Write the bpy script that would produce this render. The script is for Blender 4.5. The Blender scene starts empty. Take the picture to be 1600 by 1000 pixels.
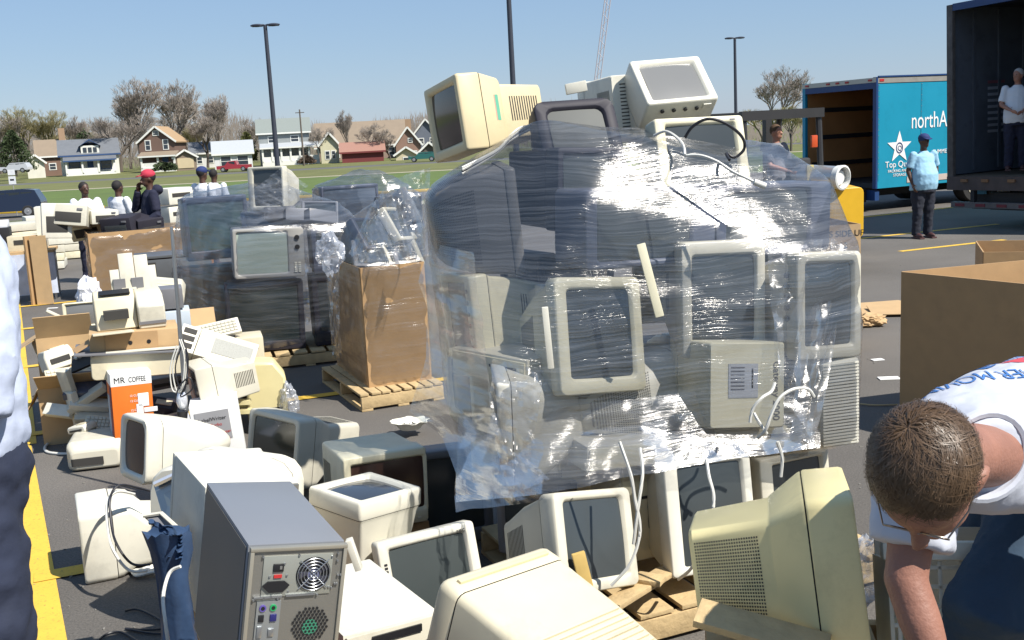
import bpy, bmesh, math, random
from math import sin, cos, pi, radians as R, sqrt
from mathutils import Vector as V, Matrix, Euler, noise
from mathutils.bvhtree import BVHTree
random.seed(7)
C = bpy.context.scene.collection
SC = bpy.context.scene

# ---------------------------------------------------------------- camera, sky, sun
CAMH = 2.05
cam_d = bpy.data.cameras.new('camera'); cam = bpy.data.objects.new('camera', cam_d); C.objects.link(cam)
cam_d.sensor_width = 36; cam_d.lens = 1650/1600*36; cam_d.clip_start = .05; cam_d.clip_end = 3000
CR = Euler((pi/2-R(9.93), 0, 0)).to_matrix() @ Matrix.Rotation(R(-3), 3, 'Z')
cam.matrix_world = Matrix.Translation((0, 0, CAMH)) @ CR.to_4x4()
SC.camera = cam
SUN_AZ = math.atan2(.83, -.56); SUN_EL = R(50)          # direction to the sun: x=.83, y=-.56
w = bpy.data.worlds.new('World'); SC.world = w; w.use_nodes = True
nt = w.node_tree; bg = nt.nodes['Background']; sky = nt.nodes.new('ShaderNodeTexSky')
sky.sky_type = 'NISHITA'; sky.sun_disc = False; sky.sun_elevation = SUN_EL; sky.sun_rotation = SUN_AZ
sky.air_density = 1.1; sky.dust_density = .2; sky.ozone_density = 2.5
smix = nt.nodes.new('ShaderNodeMix'); smix.data_type = 'RGBA'; smix.inputs[0].default_value = .60; smix.inputs[7].default_value = (2.5, 3.95, 6.4, 1)
nt.links.new(sky.outputs[0], smix.inputs[6]); nt.links.new(smix.outputs[2], bg.inputs[0]); bg.inputs[1].default_value = .074
sd = bpy.data.lights.new('sun', 'SUN'); sd.energy = 4.9; sd.angle = R(.53); sd.color = (1, .95, .87)
so = bpy.data.objects.new('sun', sd); C.objects.link(so)
sdir = V((.83*cos(SUN_EL), -.56*cos(SUN_EL), sin(SUN_EL)))
so.rotation_euler = sdir.to_track_quat('Z', 'Y').to_euler()
SC.view_settings.view_transform = 'Standard'; SC.view_settings.look = 'None'
SC.view_settings.exposure = .63; SC.view_settings.gamma = 1
SC.cycles.transparent_max_bounces = 32; SC.cycles.max_bounces = 8; SC.cycles.caustics_reflective = False
SC.cycles.use_denoising = True

# ---------------------------------------------------------------- helpers
def ray(px, py): return CR @ V(((px-800)/1650, (500-py)/1650, -1))
def at(px, py, Y):
    d = ray(px, py); return V((0, 0, CAMH)) + d*(Y/d.y)
def G(px, py, z=0.):
    d = ray(px, py); return V((0, 0, CAMH)) + d*((z-CAMH)/d.z)
def gz(y):
    if y < 24: return 0.
    if y < 62: t = (y-24)/38; return -1.4*(t*t*(3-2*t))
    if y < 120: return -1.4
    t = min(1, (y-120)/60); return -1.4+.35*t*t*(3-2*t)
_m = {}
def mat(name, col, rough=.5, metal=0., var=.12, vs=6., bump=.0, bs=40., spec=.5, coat=0., dirt=0.):
    if name in _m: return _m[name]
    m = bpy.data.materials.new(name); m.use_nodes = True; n = m.node_tree.nodes; l = m.node_tree.links
    b = n['Principled BSDF']; b.inputs['Roughness'].default_value = rough; b.inputs['Metallic'].default_value = metal
    b.inputs['Specular IOR Level'].default_value = spec; b.inputs['Coat Weight'].default_value = coat
    tc = n.new('ShaderNodeTexCoord')
    oi = n.new('ShaderNodeObjectInfo')
    add = n.new('ShaderNodeVectorMath'); add.operation = 'ADD'
    l.new(tc.outputs['Object'], add.inputs[0]); l.new(oi.outputs['Random'], add.inputs[1])
    no = n.new('ShaderNodeTexNoise'); no.inputs['Scale'].default_value = vs; no.inputs['Detail'].default_value = 6
    l.new(add.outputs[0], no.inputs['Vector'])
    mx = n.new('ShaderNodeMix'); mx.data_type = 'RGBA'
    mx.inputs[6].default_value = [c*(1-var) for c in col]+[1]; mx.inputs[7].default_value = [min(1, c*(1+var)) for c in col]+[1]
    l.new(no.outputs['Fac'], mx.inputs[0]); out = mx.outputs[2]
    if dirt:
        n2 = n.new('ShaderNodeTexNoise'); n2.inputs['Scale'].default_value = 3.1; n2.inputs['Detail'].default_value = 9; n2.inputs['Roughness'].default_value = .7
        l.new(add.outputs[0], n2.inputs['Vector'])
        rp = n.new('ShaderNodeValToRGB'); rp.color_ramp.elements[0].position = .52; rp.color_ramp.elements[1].position = .75
        rp.color_ramp.elements[1].color = (dirt, dirt, dirt, 1); l.new(n2.outputs['Fac'], rp.inputs[0])
        m2 = n.new('ShaderNodeMix'); m2.data_type = 'RGBA'; m2.inputs[7].default_value = [c*.45 for c in col]+[1]
        l.new(rp.outputs[0], m2.inputs[0]); l.new(out, m2.inputs[6]); out = m2.outputs[2]
    l.new(out, b.inputs['Base Color'])
    mr = n.new('ShaderNodeMapRange'); mr.inputs[3].default_value = rough*.85; mr.inputs[4].default_value = min(1, rough*1.15)
    l.new(no.outputs['Fac'], mr.inputs[0]); l.new(mr.outputs[0], b.inputs['Roughness'])
    if bump:
        nb = n.new('ShaderNodeTexNoise'); nb.inputs['Scale'].default_value = bs; nb.inputs['Detail'].default_value = 5
        l.new(add.outputs[0], nb.inputs['Vector']); bp = n.new('ShaderNodeBump'); bp.inputs['Strength'].default_value = bump
        bp.inputs['Distance'].default_value = .01; l.new(nb.outputs['Fac'], bp.inputs['Height']); l.new(bp.outputs[0], b.inputs['Normal'])
    _m[name] = m; return m

PL = dict(
 beige=mat('plastic_beige', (.60, .54, .39), .42, dirt=.55, bump=.04, bs=300), cream=mat('plastic_cream', (.70, .65, .47), .4, dirt=.5, bump=.04, bs=300),
 tan=mat('plastic_tan', (.62, .52, .32), .42, dirt=.3), yellow=mat('plastic_yellowed', (.66, .58, .31), .42, dirt=.45, bump=.04, bs=300),
 grey=mat('plastic_grey_white', (.57, .54, .44), .42, dirt=.55, bump=.04, bs=300), white=mat('plastic_white', (.66, .635, .54), .4, dirt=.5, bump=.04, bs=300),
 darkmid=mat('plastic_charcoal', (.14, .135, .13), .5), greyl=mat('plastic_grey_light', (.30, .29, .27), .45), dark=mat('plastic_dark', (.028, .026, .036), .6, spec=.3), mid=mat('plastic_mid_grey', (.16, .16, .17), .45),
 blueg=mat('plastic_blue_grey', (.075, .085, .12), .4))
SCR = mat('screen_glass', (.045, .052, .054), .16, spec=.6, var=.2, vs=2)
SCRL = mat('screen_glass_light', (.36, .42, .36), .16, spec=.9, var=.1, vs=2)
SCRG = mat('screen_glass_grey', (.17, .17, .165), .2, spec=.7, var=.1, vs=2)
BLK = mat('black_plastic', (.012, .012, .014), .45)
SLOT = mat('vent_dark', (.035, .033, .03), .8)
STEEL = mat('bare_steel', (.42, .42, .40), .38, .85, bump=.06, bs=120)
STEELD = mat('steel_dark_paint', (.13, .135, .14), .42, .3, dirt=.4)
GALV = mat('galvanised', (.5, .52, .54), .3, .9)
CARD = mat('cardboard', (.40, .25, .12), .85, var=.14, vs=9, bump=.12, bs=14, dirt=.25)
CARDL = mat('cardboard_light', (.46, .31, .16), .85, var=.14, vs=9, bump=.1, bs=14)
WOOD = mat('pallet_wood', (.48, .35, .18), .8, var=.35, vs=14, bump=.4, bs=50, dirt=.5)
WOODB = mat('cabinet_wood', (.16, .055, .025), .5, var=.3, vs=12)
PAPER = mat('paper', (.78, .78, .76), .8)
CABW = mat('cable_white', (.62, .61, .56), .5); CABB = mat('cable_black', (.015, .015, .02), .5)
SKIN = mat('skin_light', (.36, .17, .115), .5, bump=.15, bs=90, var=.15, vs=12); SKIND = mat('skin_dark', (.075, .035, .022), .5)
CWHT = mat('cloth_white', (.66, .68, .72), .9, bump=.5, bs=13, var=.06); CBLU = mat('cloth_light_blue', (.30, .52, .68), .9, bump=.5, bs=11)
CNAV = mat('cloth_navy', (.012, .014, .035), .9, bump=.5, bs=12); CJEAN = mat('cloth_jeans', (.022, .032, .06), .9, bump=.5, bs=14, var=.3, vs=9)
RED = mat('red_paint', (.45, .03, .03), .4); ORG = mat('orange_print', (.72, .17, .02), .5)

class MB:
    def __init__(s): s.bm = bmesh.new()
    def box(s, c, d, rot=None, bev=0):
        m = Matrix.Translation(c) @ (Euler(rot).to_matrix().to_4x4() if rot else Matrix()) @ Matrix.Diagonal((d[0], d[1], d[2], 1))
        r = bmesh.ops.create_cube(s.bm, size=1, matrix=m)
        if bev:
            es = set(e for v in r['verts'] for e in v.link_edges)
            bmesh.ops.bevel(s.bm, geom=list(es), offset=bev, segments=2, affect='EDGES', profile=.6)
        return s
    def loft(s, rings, cap0=True, cap1=True):
        vs = [[s.bm.verts.new(p) for p in r] for r in rings]; n = len(rings[0])
        for a, b in zip(vs, vs[1:]):
            for i in range(n):
                s.bm.faces.new((a[i], a[(i+1) % n], b[(i+1) % n], b[i]))
        if cap0: s.bm.faces.new(vs[0][::-1])
        if cap1: s.bm.faces.new(vs[-1])
        return s
    def cyl(s, a, b, r, r2=None, n=12, caps=True):
        a = V(a); b = V(b); q = (b-a).to_track_quat('Z', 'Y').to_matrix(); r2 = r if r2 is None else r2
        f = lambda p, rr: [p + q @ V((rr*cos(2*pi*i/n), rr*sin(2*pi*i/n), 0)) for i in range(n)]
        return s.loft([f(a, r), f(b, r2)], caps, caps)
    def tube(s, pts, r, n=6, taper=None):
        pts = [V(p) for p in pts]; rings = []; up = V((.13, .21, .97)).normalized()
        for i, p in enumerate(pts):
            t = (pts[min(i+1, len(pts)-1)]-pts[max(i-1, 0)]); t = t.normalized() if t.length > 1e-9 else V((0, 0, 1))
            x = t.cross(up); x = x.normalized() if x.length > 1e-4 else t.orthogonal().normalized(); y = t.cross(x)
            rr = r if taper is None else r+(taper-r)*i/(len(pts)-1)
            if isinstance(r, (list, tuple)): rr = r[i]
            rings.append([p+(x*cos(2*pi*k/n)+y*sin(2*pi*k/n))*rr for k in range(n)])
        return s.loft(rings)
    def ell(s, c, r, n=14, m=9, rot=None):
        q = Euler(rot).to_matrix() if rot else Matrix.Identity(3); c = V(c)
        rings = []
        for j in range(m+1):
            a = -pi/2+pi*(j+.02)/(m+.04)
            rings.append([c+q @ V((r[0]*cos(a)*cos(2*pi*i/n), r[1]*cos(a)*sin(2*pi*i/n), r[2]*sin(a))) for i in range(n)])
        return s.loft(rings)
    def face(s, pts):
        s.bm.faces.new([s.bm.verts.new(p) for p in pts]); return s
    def done(s, name, m, parent=None, smooth=True, bev=0, remesh=0, sub=0, stuff=False, noise_d=0):
        bmesh.ops.recalc_face_normals(s.bm, faces=s.bm.faces)
        me = bpy.data.meshes.new(name); s.bm.to_mesh(me); s.bm.free()
        if smooth:
            me.polygons.foreach_set('use_smooth', [True]*len(me.polygons)); me.set_sharp_from_angle(angle=R(38))
        me.materials.append(m); o = bpy.data.objects.new(name, me); C.objects.link(o)
        if parent: o.parent = parent
        if bev:
            b = o.modifiers.new('bevel', 'BEVEL'); b.width = bev; b.segments = 2; b.limit_method = 'ANGLE'; b.angle_limit = R(35)
        if remesh:
            b = o.modifiers.new('remesh', 'REMESH'); b.mode = 'VOXEL'; b.voxel_size = remesh; b.use_smooth_shade = True
            b = o.modifiers.new('smooth', 'SMOOTH'); b.iterations = 5; b.factor = .6
        if noise_d:
            tx = bpy.data.textures.new('folds', 'CLOUDS'); tx.noise_scale = noise_d[1]
            b = o.modifiers.new('folds', 'DISPLACE'); b.texture = tx; b.strength = noise_d[0]; b.texture_coords = 'GLOBAL'
        if sub:
            b = o.modifiers.new('sub', 'SUBSURF'); b.levels = b.render_levels = sub
        if stuff: o['kind'] = 'stuff'
        return o
def thing(name, label, cat, loc=(0, 0, 0), rot=(0, 0, 0), group=None):
    o = bpy.data.objects.new(name, None); C.objects.link(o); o.empty_display_size = .1
    o.location = loc; o.rotation_euler = [R(a) for a in rot]; tag(o, label, cat, group); return o
def tag(o, label, cat, group=None):
    o['label'] = label; o['category'] = cat
    if group: o['group'] = group
    return o
def struct(o, kind='structure'): o['kind'] = kind; return o
def kids(o): return [c for c in bpy.data.objects if c.parent == o]
def dup(o, label=None, loc=None, rot=None, scale=None, parent=None):
    c = o.copy(); C.objects.link(c)
    if parent: c.parent = parent
    if label: c['label'] = label
    if loc is not None: c.location = loc
    if rot is not None: c.rotation_euler = [R(a) for a in rot]
    if scale: c.scale = scale
    for k in kids(o): dup(k, parent=c)
    return c
def rr(w, h, r, y, cx=0, cz=0, n=3):
    r = min(r, w/2-.001, h/2-.001); p = []
    for sx, sz, a0 in ((1, 1, 0), (-1, 1, 90), (-1, -1, 180), (1, -1, 270)):
        for k in range(n+1):
            a = R(a0+90*k/n); p.append(V((cx+sx*(w/2-r)+r*cos(a), y, cz+sz*(h/2-r)+r*sin(a))))
    return p
def text(name, s, size, m, parent, loc, rot, ext=.0006, align='LEFT', sx=1, bend=None):
    cu = bpy.data.curves.new(name, 'FONT'); cu.body = s; cu.size = size; cu.extrude = ext; cu.align_x = align
    o = bpy.data.objects.new(name, cu); C.objects.link(o)
    dg = bpy.context.evaluated_depsgraph_get(); me = bpy.data.meshes.new_from_object(o.evaluated_get(dg))
    bpy.data.objects.remove(o); me.materials.clear(); me.materials.append(m)
    o = bpy.data.objects.new(name, me); C.objects.link(o)
    if parent: o.parent = parent
    o.location = loc; o.rotation_euler = [R(a) for a in rot]; o.scale = (sx, 1, 1); o['kind'] = 'stuff'; return o

# ---------------------------------------------------------------- CRT monitor
PROF = {
 'taper': [(0, .975, .975, 0), (.06, .93, .93, 0), (.45, .80, .80, .0), (.9, .60, .58, -.02), (1, .56, .54, -.02)],
 'step': [(0, .985, .985, 0), (.30, .86, .84, 0), (.34, .80, .78, .0), (.36, .74, .74, -.02), (.97, .68, .68, -.03), (1, .64, .64, -.03)],
 'stepbig': [(0, .985, .985, 0), (.1, .97, .97, 0), (.38, .72, .72, 0), (.40, .70, .70, 0), (.97, .64, .66, 0), (1, .60, .62, 0)],
 'stepr': [(0, .985, .985, 0), (.04, .97, .97, 0), (.30, .74, .74, 0), (.33, .71, .71, 0), (.97, .60, .62, 0), (1, .56, .58, 0)],
 'bulge': [(0, .975, .975, 0), (.15, .95, .96, 0), (.45, .88, .90, 0), (.7, .78, .80, 0), (.88, .66, .68, 0), (.97, .52, .55, 0), (1, .42, .45, 0)],
 'round': [(0, .975, .975, 0), (.12, .96, .96, 0), (.35, .88, .88, 0), (.6, .74, .74, 0), (.8, .58, .56, 0), (.93, .40, .38, 0), (1, .22, .2, 0)],
 'box': [(0, .985, .985, 0), (.04, .96, .96, 0), (.97, .93, .93, 0), (1, .90, .90, 0)],
 'drop': [(0, .985, .985, 0), (.10, .97, .97, 0), (.32, .95, .90, .02), (1, .84, .74, -.0)],
 'wedge': [(0, .985, .985, 0), (.08, .97, .97, 0), (.25, .9, .86, .03), (.45, .88, .66, -.07), (1, .84, .56, -.11)],
}
def monitor(label, pose, col='beige', style='taper', scr=(.12, .12, .1, .14), sm=None, shell=.22, vents='top side', btn=3,
            corner=.018, group=None, name='crt_monitor', cat='monitor', logo=False, stand=False, screen=True):
    (loc, rot, (W, D, H)) = pose
    t = thing(name, label, cat, loc, rot, group); m = PL[col] if isinstance(col, str) else col; s = shell*D
    l, r, tp, b = scr; x0, x1 = -W/2+l*W, W/2-r*W; z1, z0 = H/2-tp*H, -H/2+b*H; cx, cz, sw, sh = (x0+x1)/2, (z0+z1)/2, x1-x0, z1-z0
    # bezel: front shell as a frame with a recessed opening
    q = MB(); k = corner*W*2
    q.loft([rr(W*.985, H*.985, k, s), rr(W, H, k, s-.006), rr(W, H, k, .012), rr(W-.007, H-.007, k, .002), rr(W-.014, H-.014, k*.8, 0),
            rr(sw+.03, sh+.03, k, 0, cx, cz), rr(sw+.02, sh+.02, k*.8, .002, cx, cz), rr(sw, sh, k*.7, .02, cx, cz)], False, False)
    if not screen: q.face(rr(sw, sh, k*.7, .02, cx, cz))
    q.done('bezel', m, t)
    if screen:
        q = MB(); n = 8; g = [[q.bm.verts.new((cx+sw*.503*u, .0185-.011*(1-.5*(u*u+v*v)), cz+sh*.503*v)) for u in [i/n*2-1 for i in range(n+1)]] for v in [i/n*2-1 for i in range(n+1)]]
        for i in range(n):
            for j in range(n): q.bm.faces.new((g[i][j], g[i][j+1], g[i+1][j+1], g[i+1][j]))
        q.done('screen', sm or SCR, t)
    P = PROF[style]; L = D-s
    def surf(f):
        for a, b2 in zip(P, P[1:]):
            if f <= b2[0]+1e-9:
                u = (f-a[0])/(b2[0]-a[0]); return [a[i]+(b2[i]-a[i])*u for i in (1, 2, 3)]
        return P[-1][1:]
    q = MB(); rings = []
    for f, ax, az, dz in P:
        kk = k if style != 'round' else k+f*.5*W*ax
        rings.append(rr(W*ax, H*az, kk, s+(.004 if f == 0 else 0)+f*L, 0, dz*H, n=3 if style != 'round' else 5))
    q.loft(rings); q.done('housing', m, t)
    q = MB(); q.loft([rr(W*.966, H*.966, k, s-.004), rr(W*.966, H*.966, k, s+.008)], False, False); q.done('seam', SLOT, t)
    if vents:
        q = MB()
        def quad(f0, f1, axis, lo, hi):
            p = []
            for f, e in ((f0, lo), (f0, hi), (f1, hi), (f1, lo)):
                ax, az, dz = surf(f); y = s+f*L
                if axis == 't': p.append(V((e*W*ax/2, y, dz*H+H*az/2+.0012)))
                elif axis == 'b': p.append(V((e*W*ax/2, y, dz*H-H*az/2-.0012)))
                elif axis == 'l': p.append(V((-W*ax/2-.0012, y, dz*H+e*H*az/2)))
                elif axis == 'r': p.append(V((W*ax/2+.0012, y, dz*H+e*H*az/2)))
            q.face(p)
        for v in vents.split():
            if v == 'top':
                for i in range(14): f = .45+i*.035; quad(f, f+.014, 't', -.7, .7)
            if v in ('side', 'left', 'right'):
                for ax in (('l', 'r') if v == 'side' else (v[0],)):
                    for i in range(12): f = .48+i*.038; quad(f, f+.015, ax, -.35, .55)
            if v in ('gridl', 'gridr', 'gridt'):
                for i in range(26):
                    f = .42+i*.021
                    for j in range(24): e = -.78+j*.065; quad(f, f+.012, v[4], e, e+.035)
            if v == 'hl':
                for j in range(13):
                    e = -.6+j*.1
                    for a in (('l',), ('r',))[0:2]:
                        for f in [.42+.055*z for z in range(10)]: quad(f, f+.055, a[0], e, e+.035)
            if v == 'back':
                ax, az, dz = surf(1)
                for i in range(14):
                    z = dz*H+H*az*(-.4+i*.058); q.face([V((x*W*ax/2, D+.0012, zz)) for x, zz in ((-.75, z), (.75, z), (.75, z+.0055), (-.75, z+.0055))])
        q.done('vent_grille', SLOT, t, smooth=False, stuff=True)
    for i in range(btn):
        x = W*.5-.05-i*.035
        if b*H > .03:
            q = MB(); q.box((x, -.001, -H/2+b*H*.35), (.018, .008, .009), bev=.001); q.done('button', m if col == 'dark' else PL['grey'], t)
    if logo:
        q = MB(); q.box((W*.5-.055, -.0005, H/2-tp*H*.5), (.025, .002, .006)); q.done('badge', PL['mid'], t)
    if stand:
        q = MB(); q.cyl((0, D*.45, -H/2-.03), (0, D*.45, -H/2+.03), W*.28, n=24); q.cyl((0, D*.45, -H/2-.05), (0, D*.45, -H/2-.03), W*.40, W*.36, n=24); q.done('swivel_base', m, t)
    return t
def tube_obj(name, label, pts, r, m, cat='cable', parent=None, n=6, sm=True, group=None):
    pts = [V(p) for p in pts]
    if sm:      # Catmull-Rom
        o = []; P = [pts[0]]+pts+[pts[-1]]
        for i in range(1, len(P)-2):
            for k in range(6):
                t = k/6; a, b, c, d = P[i-1:i+3]
                o.append(.5*((2*b)+(c-a)*t+(2*a-5*b+4*c-d)*t*t+(3*b-a-3*c+d)*t**3))
        pts = o+[pts[-1]]
    q = MB(); q.tube(pts, r, n); o = q.done(name, m, parent)
    if not parent: tag(o, label, cat, group)
    return o
def pallet(label, loc, rot, W=1.2, D=1.0, group='wooden pallets', n=8, lvl=1):
    t = thing('wooden_pallet', label, 'pallet', loc, rot, group); h = .14
    bw = W/n*.82; d0 = q = None
    for i in range(n):
        q = MB(); q.box((0, 0, 0), (bw*random.uniform(.92, 1.06), D*random.uniform(.985, 1.01), .018), bev=.002)
        o = q.done('deck_board', WOOD, t); o.location = (-W/2+bw/2+(W-bw)*i/(n-1), 0, h-.009+random.uniform(-.0008, .0008)); o.rotation_euler.z = random.uniform(-.008, .008)
    for i in range(3):
        y = (-D/2+.02, 0, D/2-.02)[i]; q = MB(); q.box((0, 0, 0), (W-.004, .038, .092), bev=.003)
        o = q.done('stringer', WOOD, t); o.location = (0, y, .068)
    for i in range(3):
        q = MB(); q.box((0, 0, 0), (.09, D, .018), bev=.002); o = q.done('bottom_board', WOOD, t); o.location = ((-W/2+.045, 0, W/2-.045)[i], 0, .0105)
    return t
def tower(label, pose, col, back=False, front=False, group=None, name='computer_tower'):
    loc, rot, (W, D, H) = pose; t = thing(name, label, 'computer', loc, rot, group); m = col
    q = MB(); q.box((0, D/2, 0), (W, D, H), bev=.004); q.done('case', m, t)
    return t

# ---------------------------------------------------------------- ground
def grid_sheet(name, x0, x1, ys, m, dz=0, xs=None, sag=None):
    q = MB(); xs = xs or [x0+(x1-x0)*i/8 for i in range(9)]
    g = [[q.bm.verts.new((x, y, gz(y)+dz)) for x in xs] for y in ys]
    for a, b in zip(g, g[1:]):
        for i in range(len(xs)-1): q.bm.faces.new((a[i], a[i+1], b[i+1], b[i]))
    return struct(q.done(name, m))
def asphalt_mat():
    m = mat('asphalt', (.125, .115, .105), .88, var=.16, vs=1.3, bump=.0)
    n = m.node_tree.nodes; l = m.node_tree.links; b = n['Principled BSDF']; tc = n.new('ShaderNodeTexCoord')
    a = n.new('ShaderNodeTexNoise'); a.inputs['Scale'].default_value = 90; a.inputs['Detail'].default_value = 8; a.inputs['Roughness'].default_value = .75
    l.new(tc.outputs['Object'], a.inputs['Vector'])
    mx = n.new('ShaderNodeMix'); mx.data_type = 'RGBA'; mx.blend_type = 'MULTIPLY'; mx.inputs[0].default_value = 1
    rp = n.new('ShaderNodeValToRGB'); rp.color_ramp.elements[0].position = .35; rp.color_ramp.elements[0].color = (.55, .55, .55, 1)
    rp.color_ramp.elements[1].position = .68; rp.color_ramp.elements[1].color = (1.5, 1.48, 1.42, 1)
    l.new(a.outputs['Fac'], rp.inputs[0]); src = b.inputs['Base Color'].links[0].from_socket
    l.new(src, mx.inputs[6]); l.new(rp.outputs[0], mx.inputs[7])
    # cracks and stains
    c = n.new('ShaderNodeTexNoise'); c.inputs['Scale'].default_value = .35; c.inputs['Detail'].default_value = 10; l.new(tc.outputs['Object'], c.inputs['Vector'])
    r2 = n.new('ShaderNodeValToRGB'); r2.color_ramp.elements[0].position = .3; r2.color_ramp.elements[0].color = (.58, .58, .58, 1); r2.color_ramp.elements[1].position = .6
    l.new(c.outputs['Fac'], r2.inputs[0]); m3 = n.new('ShaderNodeMix'); m3.data_type = 'RGBA'; m3.blend_type = 'MULTIPLY'; m3.inputs[0].default_value = 1
    l.new(mx.outputs[2], m3.inputs[6]); l.new(r2.outputs[0], m3.inputs[7]); l.new(m3.outputs[2], b.inputs['Base Color'])
    bp = n.new('ShaderNodeBump'); bp.inputs['Strength'].default_value = .5; bp.inputs['Distance'].default_value = .004
    l.new(a.outputs['Fac'], bp.inputs['Height']); l.new(bp.outputs[0], b.inputs['Normal']); return m
def paint_mat():
    m = mat('line_paint', (.66, .42, .05), .75, var=.12, vs=8); n = m.node_tree.nodes; l = m.node_tree.links; b = n['Principled BSDF']
    tc = n.new('ShaderNodeTexCoord'); a = n.new('ShaderNodeTexNoise'); a.inputs['Scale'].default_value = 60; a.inputs['Detail'].default_value = 8; a.inputs['Roughness'].default_value = .8
    l.new(tc.outputs['Object'], a.inputs['Vector']); rp = n.new('ShaderNodeValToRGB'); rp.color_ramp.elements[0].position = .56; rp.color_ramp.elements[1].position = .66
    l.new(a.outputs['Fac'], rp.inputs[0]); mx = n.new('ShaderNodeMix'); mx.data_type = 'RGBA'; mx.inputs[7].default_value = (.11, .09, .05, 1)
    l.new(rp.outputs[0], mx.inputs[0]); l.new(b.inputs['Base Color'].links[0].from_socket, mx.inputs[6]); l.new(mx.outputs[2], b.inputs['Base Color']); return m
ASPH = asphalt_mat(); PAINT = paint_mat()
GRASSM = mat('grass', (.085, .125, .022), .95, var=.35, vs=.35, bump=.6, bs=6)
GRASSB = mat('lawn', (.12, .125, .035), .95, var=.4, vs=.25, bump=.6, bs=6)
yy = [-12, 0, 8, 16, 22]+list(range(24, 76, 4))
XS = [-1500, -600, -200, -100, -50, -20, 0, 20, 50, 100, 300, 900]
grid_sheet('asphalt_lot', -120, 120, yy[:-1]+[74], ASPH, xs=[-120, -60, -30, -12, -4, 0, 4, 12, 30, 60, 120])
grid_sheet('grass_field', 0, 0, [73.9, 90, 105, 117], GRASSM, dz=-.02, xs=XS)
grid_sheet('footpath', 0, 0, [117, 119.5], mat('path', (.34, .30, .22), .9, var=.2, vs=.5), dz=-.01, xs=XS)
grid_sheet('grass_verge', 0, 0, [119.5, 128, 138, 148], GRASSB, dz=-.02, xs=XS)
grid_sheet('street', 0, 0, [148, 150, 155], mat('street_asphalt', (.10, .098, .095), .9), dz=-.03, xs=XS)
grid_sheet('lawn', 0, 0, [155, 160, 165, 170, 176, 182, 200, 240, 1400], GRASSB, dz=-.02, xs=XS)
grid_sheet('ground', 0, 0, [-600, -100, 0, 10, 20, 30, 50, 70, 73.95, 1400], mat('far_ground', (.09, .10, .05), .95), dz=-.12, xs=XS)

def stripe(name, pts, wd, dz=.004):
    q = MB(); pts = [V(p) for p in pts]; prev = None
    for i, p in enumerate(pts):
        d = (pts[min(i+1, len(pts)-1)]-pts[max(0, i-1)]); d.z = 0; d.normalize(); nn = V((-d.y, d.x, 0))*wd/2
        pr = [q.bm.verts.new((p+s*nn).to_tuple()[:2]+(gz(p.y)+dz,)) for s in (-1, 1)]
        if prev: q.bm.faces.new((prev[0], prev[1], pr[1], pr[0]))
        prev = pr
    return struct(q.done(name, PAINT, smooth=False))
def seg(a, b, n=6): a, b = V(a), V(b); return [a+(b-a)*i/n for i in range(n+1)]
stripe('parking_line', seg((-1.46, 3.02, 0), (-3.62, 7.44, 0)), .145)
stripe('parking_line', seg((-3.6, 7.48, 0), (-9.2, 19.5, 0)), .15)
stripe('parking_line', seg((-2.44, 4.97, 0), (-.6, 5.72, 0)), .13, .008)
stripe('parking_line', seg((-3.72, 7.76, 0), (.6, 9.35, 0)), .12, .008)
stripe('parking_line', seg((-4.95, 10.42, 0), (-1.0, 12.0, 0)), .12, .008)
stripe('parking_line', seg((-6.2, 12.8, 0), (-2.2, 14.4, 0)), .12, .008)
stripe('parking_line', seg((-7.2, 14.8, 0), (-3.5, 16.3, 0)), .12, .008)
stripe('parking_line', seg((5.95, 15.95, 0), (7.9, 16.72, 0)), .12)
stripe('parking_line', seg((4.6, 17.4, 0), (8.9, 19.1, 0)), .12)
stripe('parking_line', seg((6.2, 21.2, 0), (12.8, 24.6, 0)), .12)
for i in range(7): stripe('parking_line', seg((-16-i*2.9, 20+i*6.0, 0), (-11-i*2.9, 22+i*6.0, 0)), .12)
YEL = mat('yellow_paint', (.62, .40, .03), .6)
for x0, x1 in ((-34, -27), (-26, -19), (-18, -13), (-11, -4), (-2, 6)):
    q = MB(); q.box(((x0+x1)/2, 71.5, gz(71)+.09), (x1-x0, .3, .18), bev=.03); tag(q.done('parking_curb', YEL), 'yellow painted curb strip along the far edge of the lot before the grass', 'curb', 'yellow curbs at the lot edge')

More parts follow.
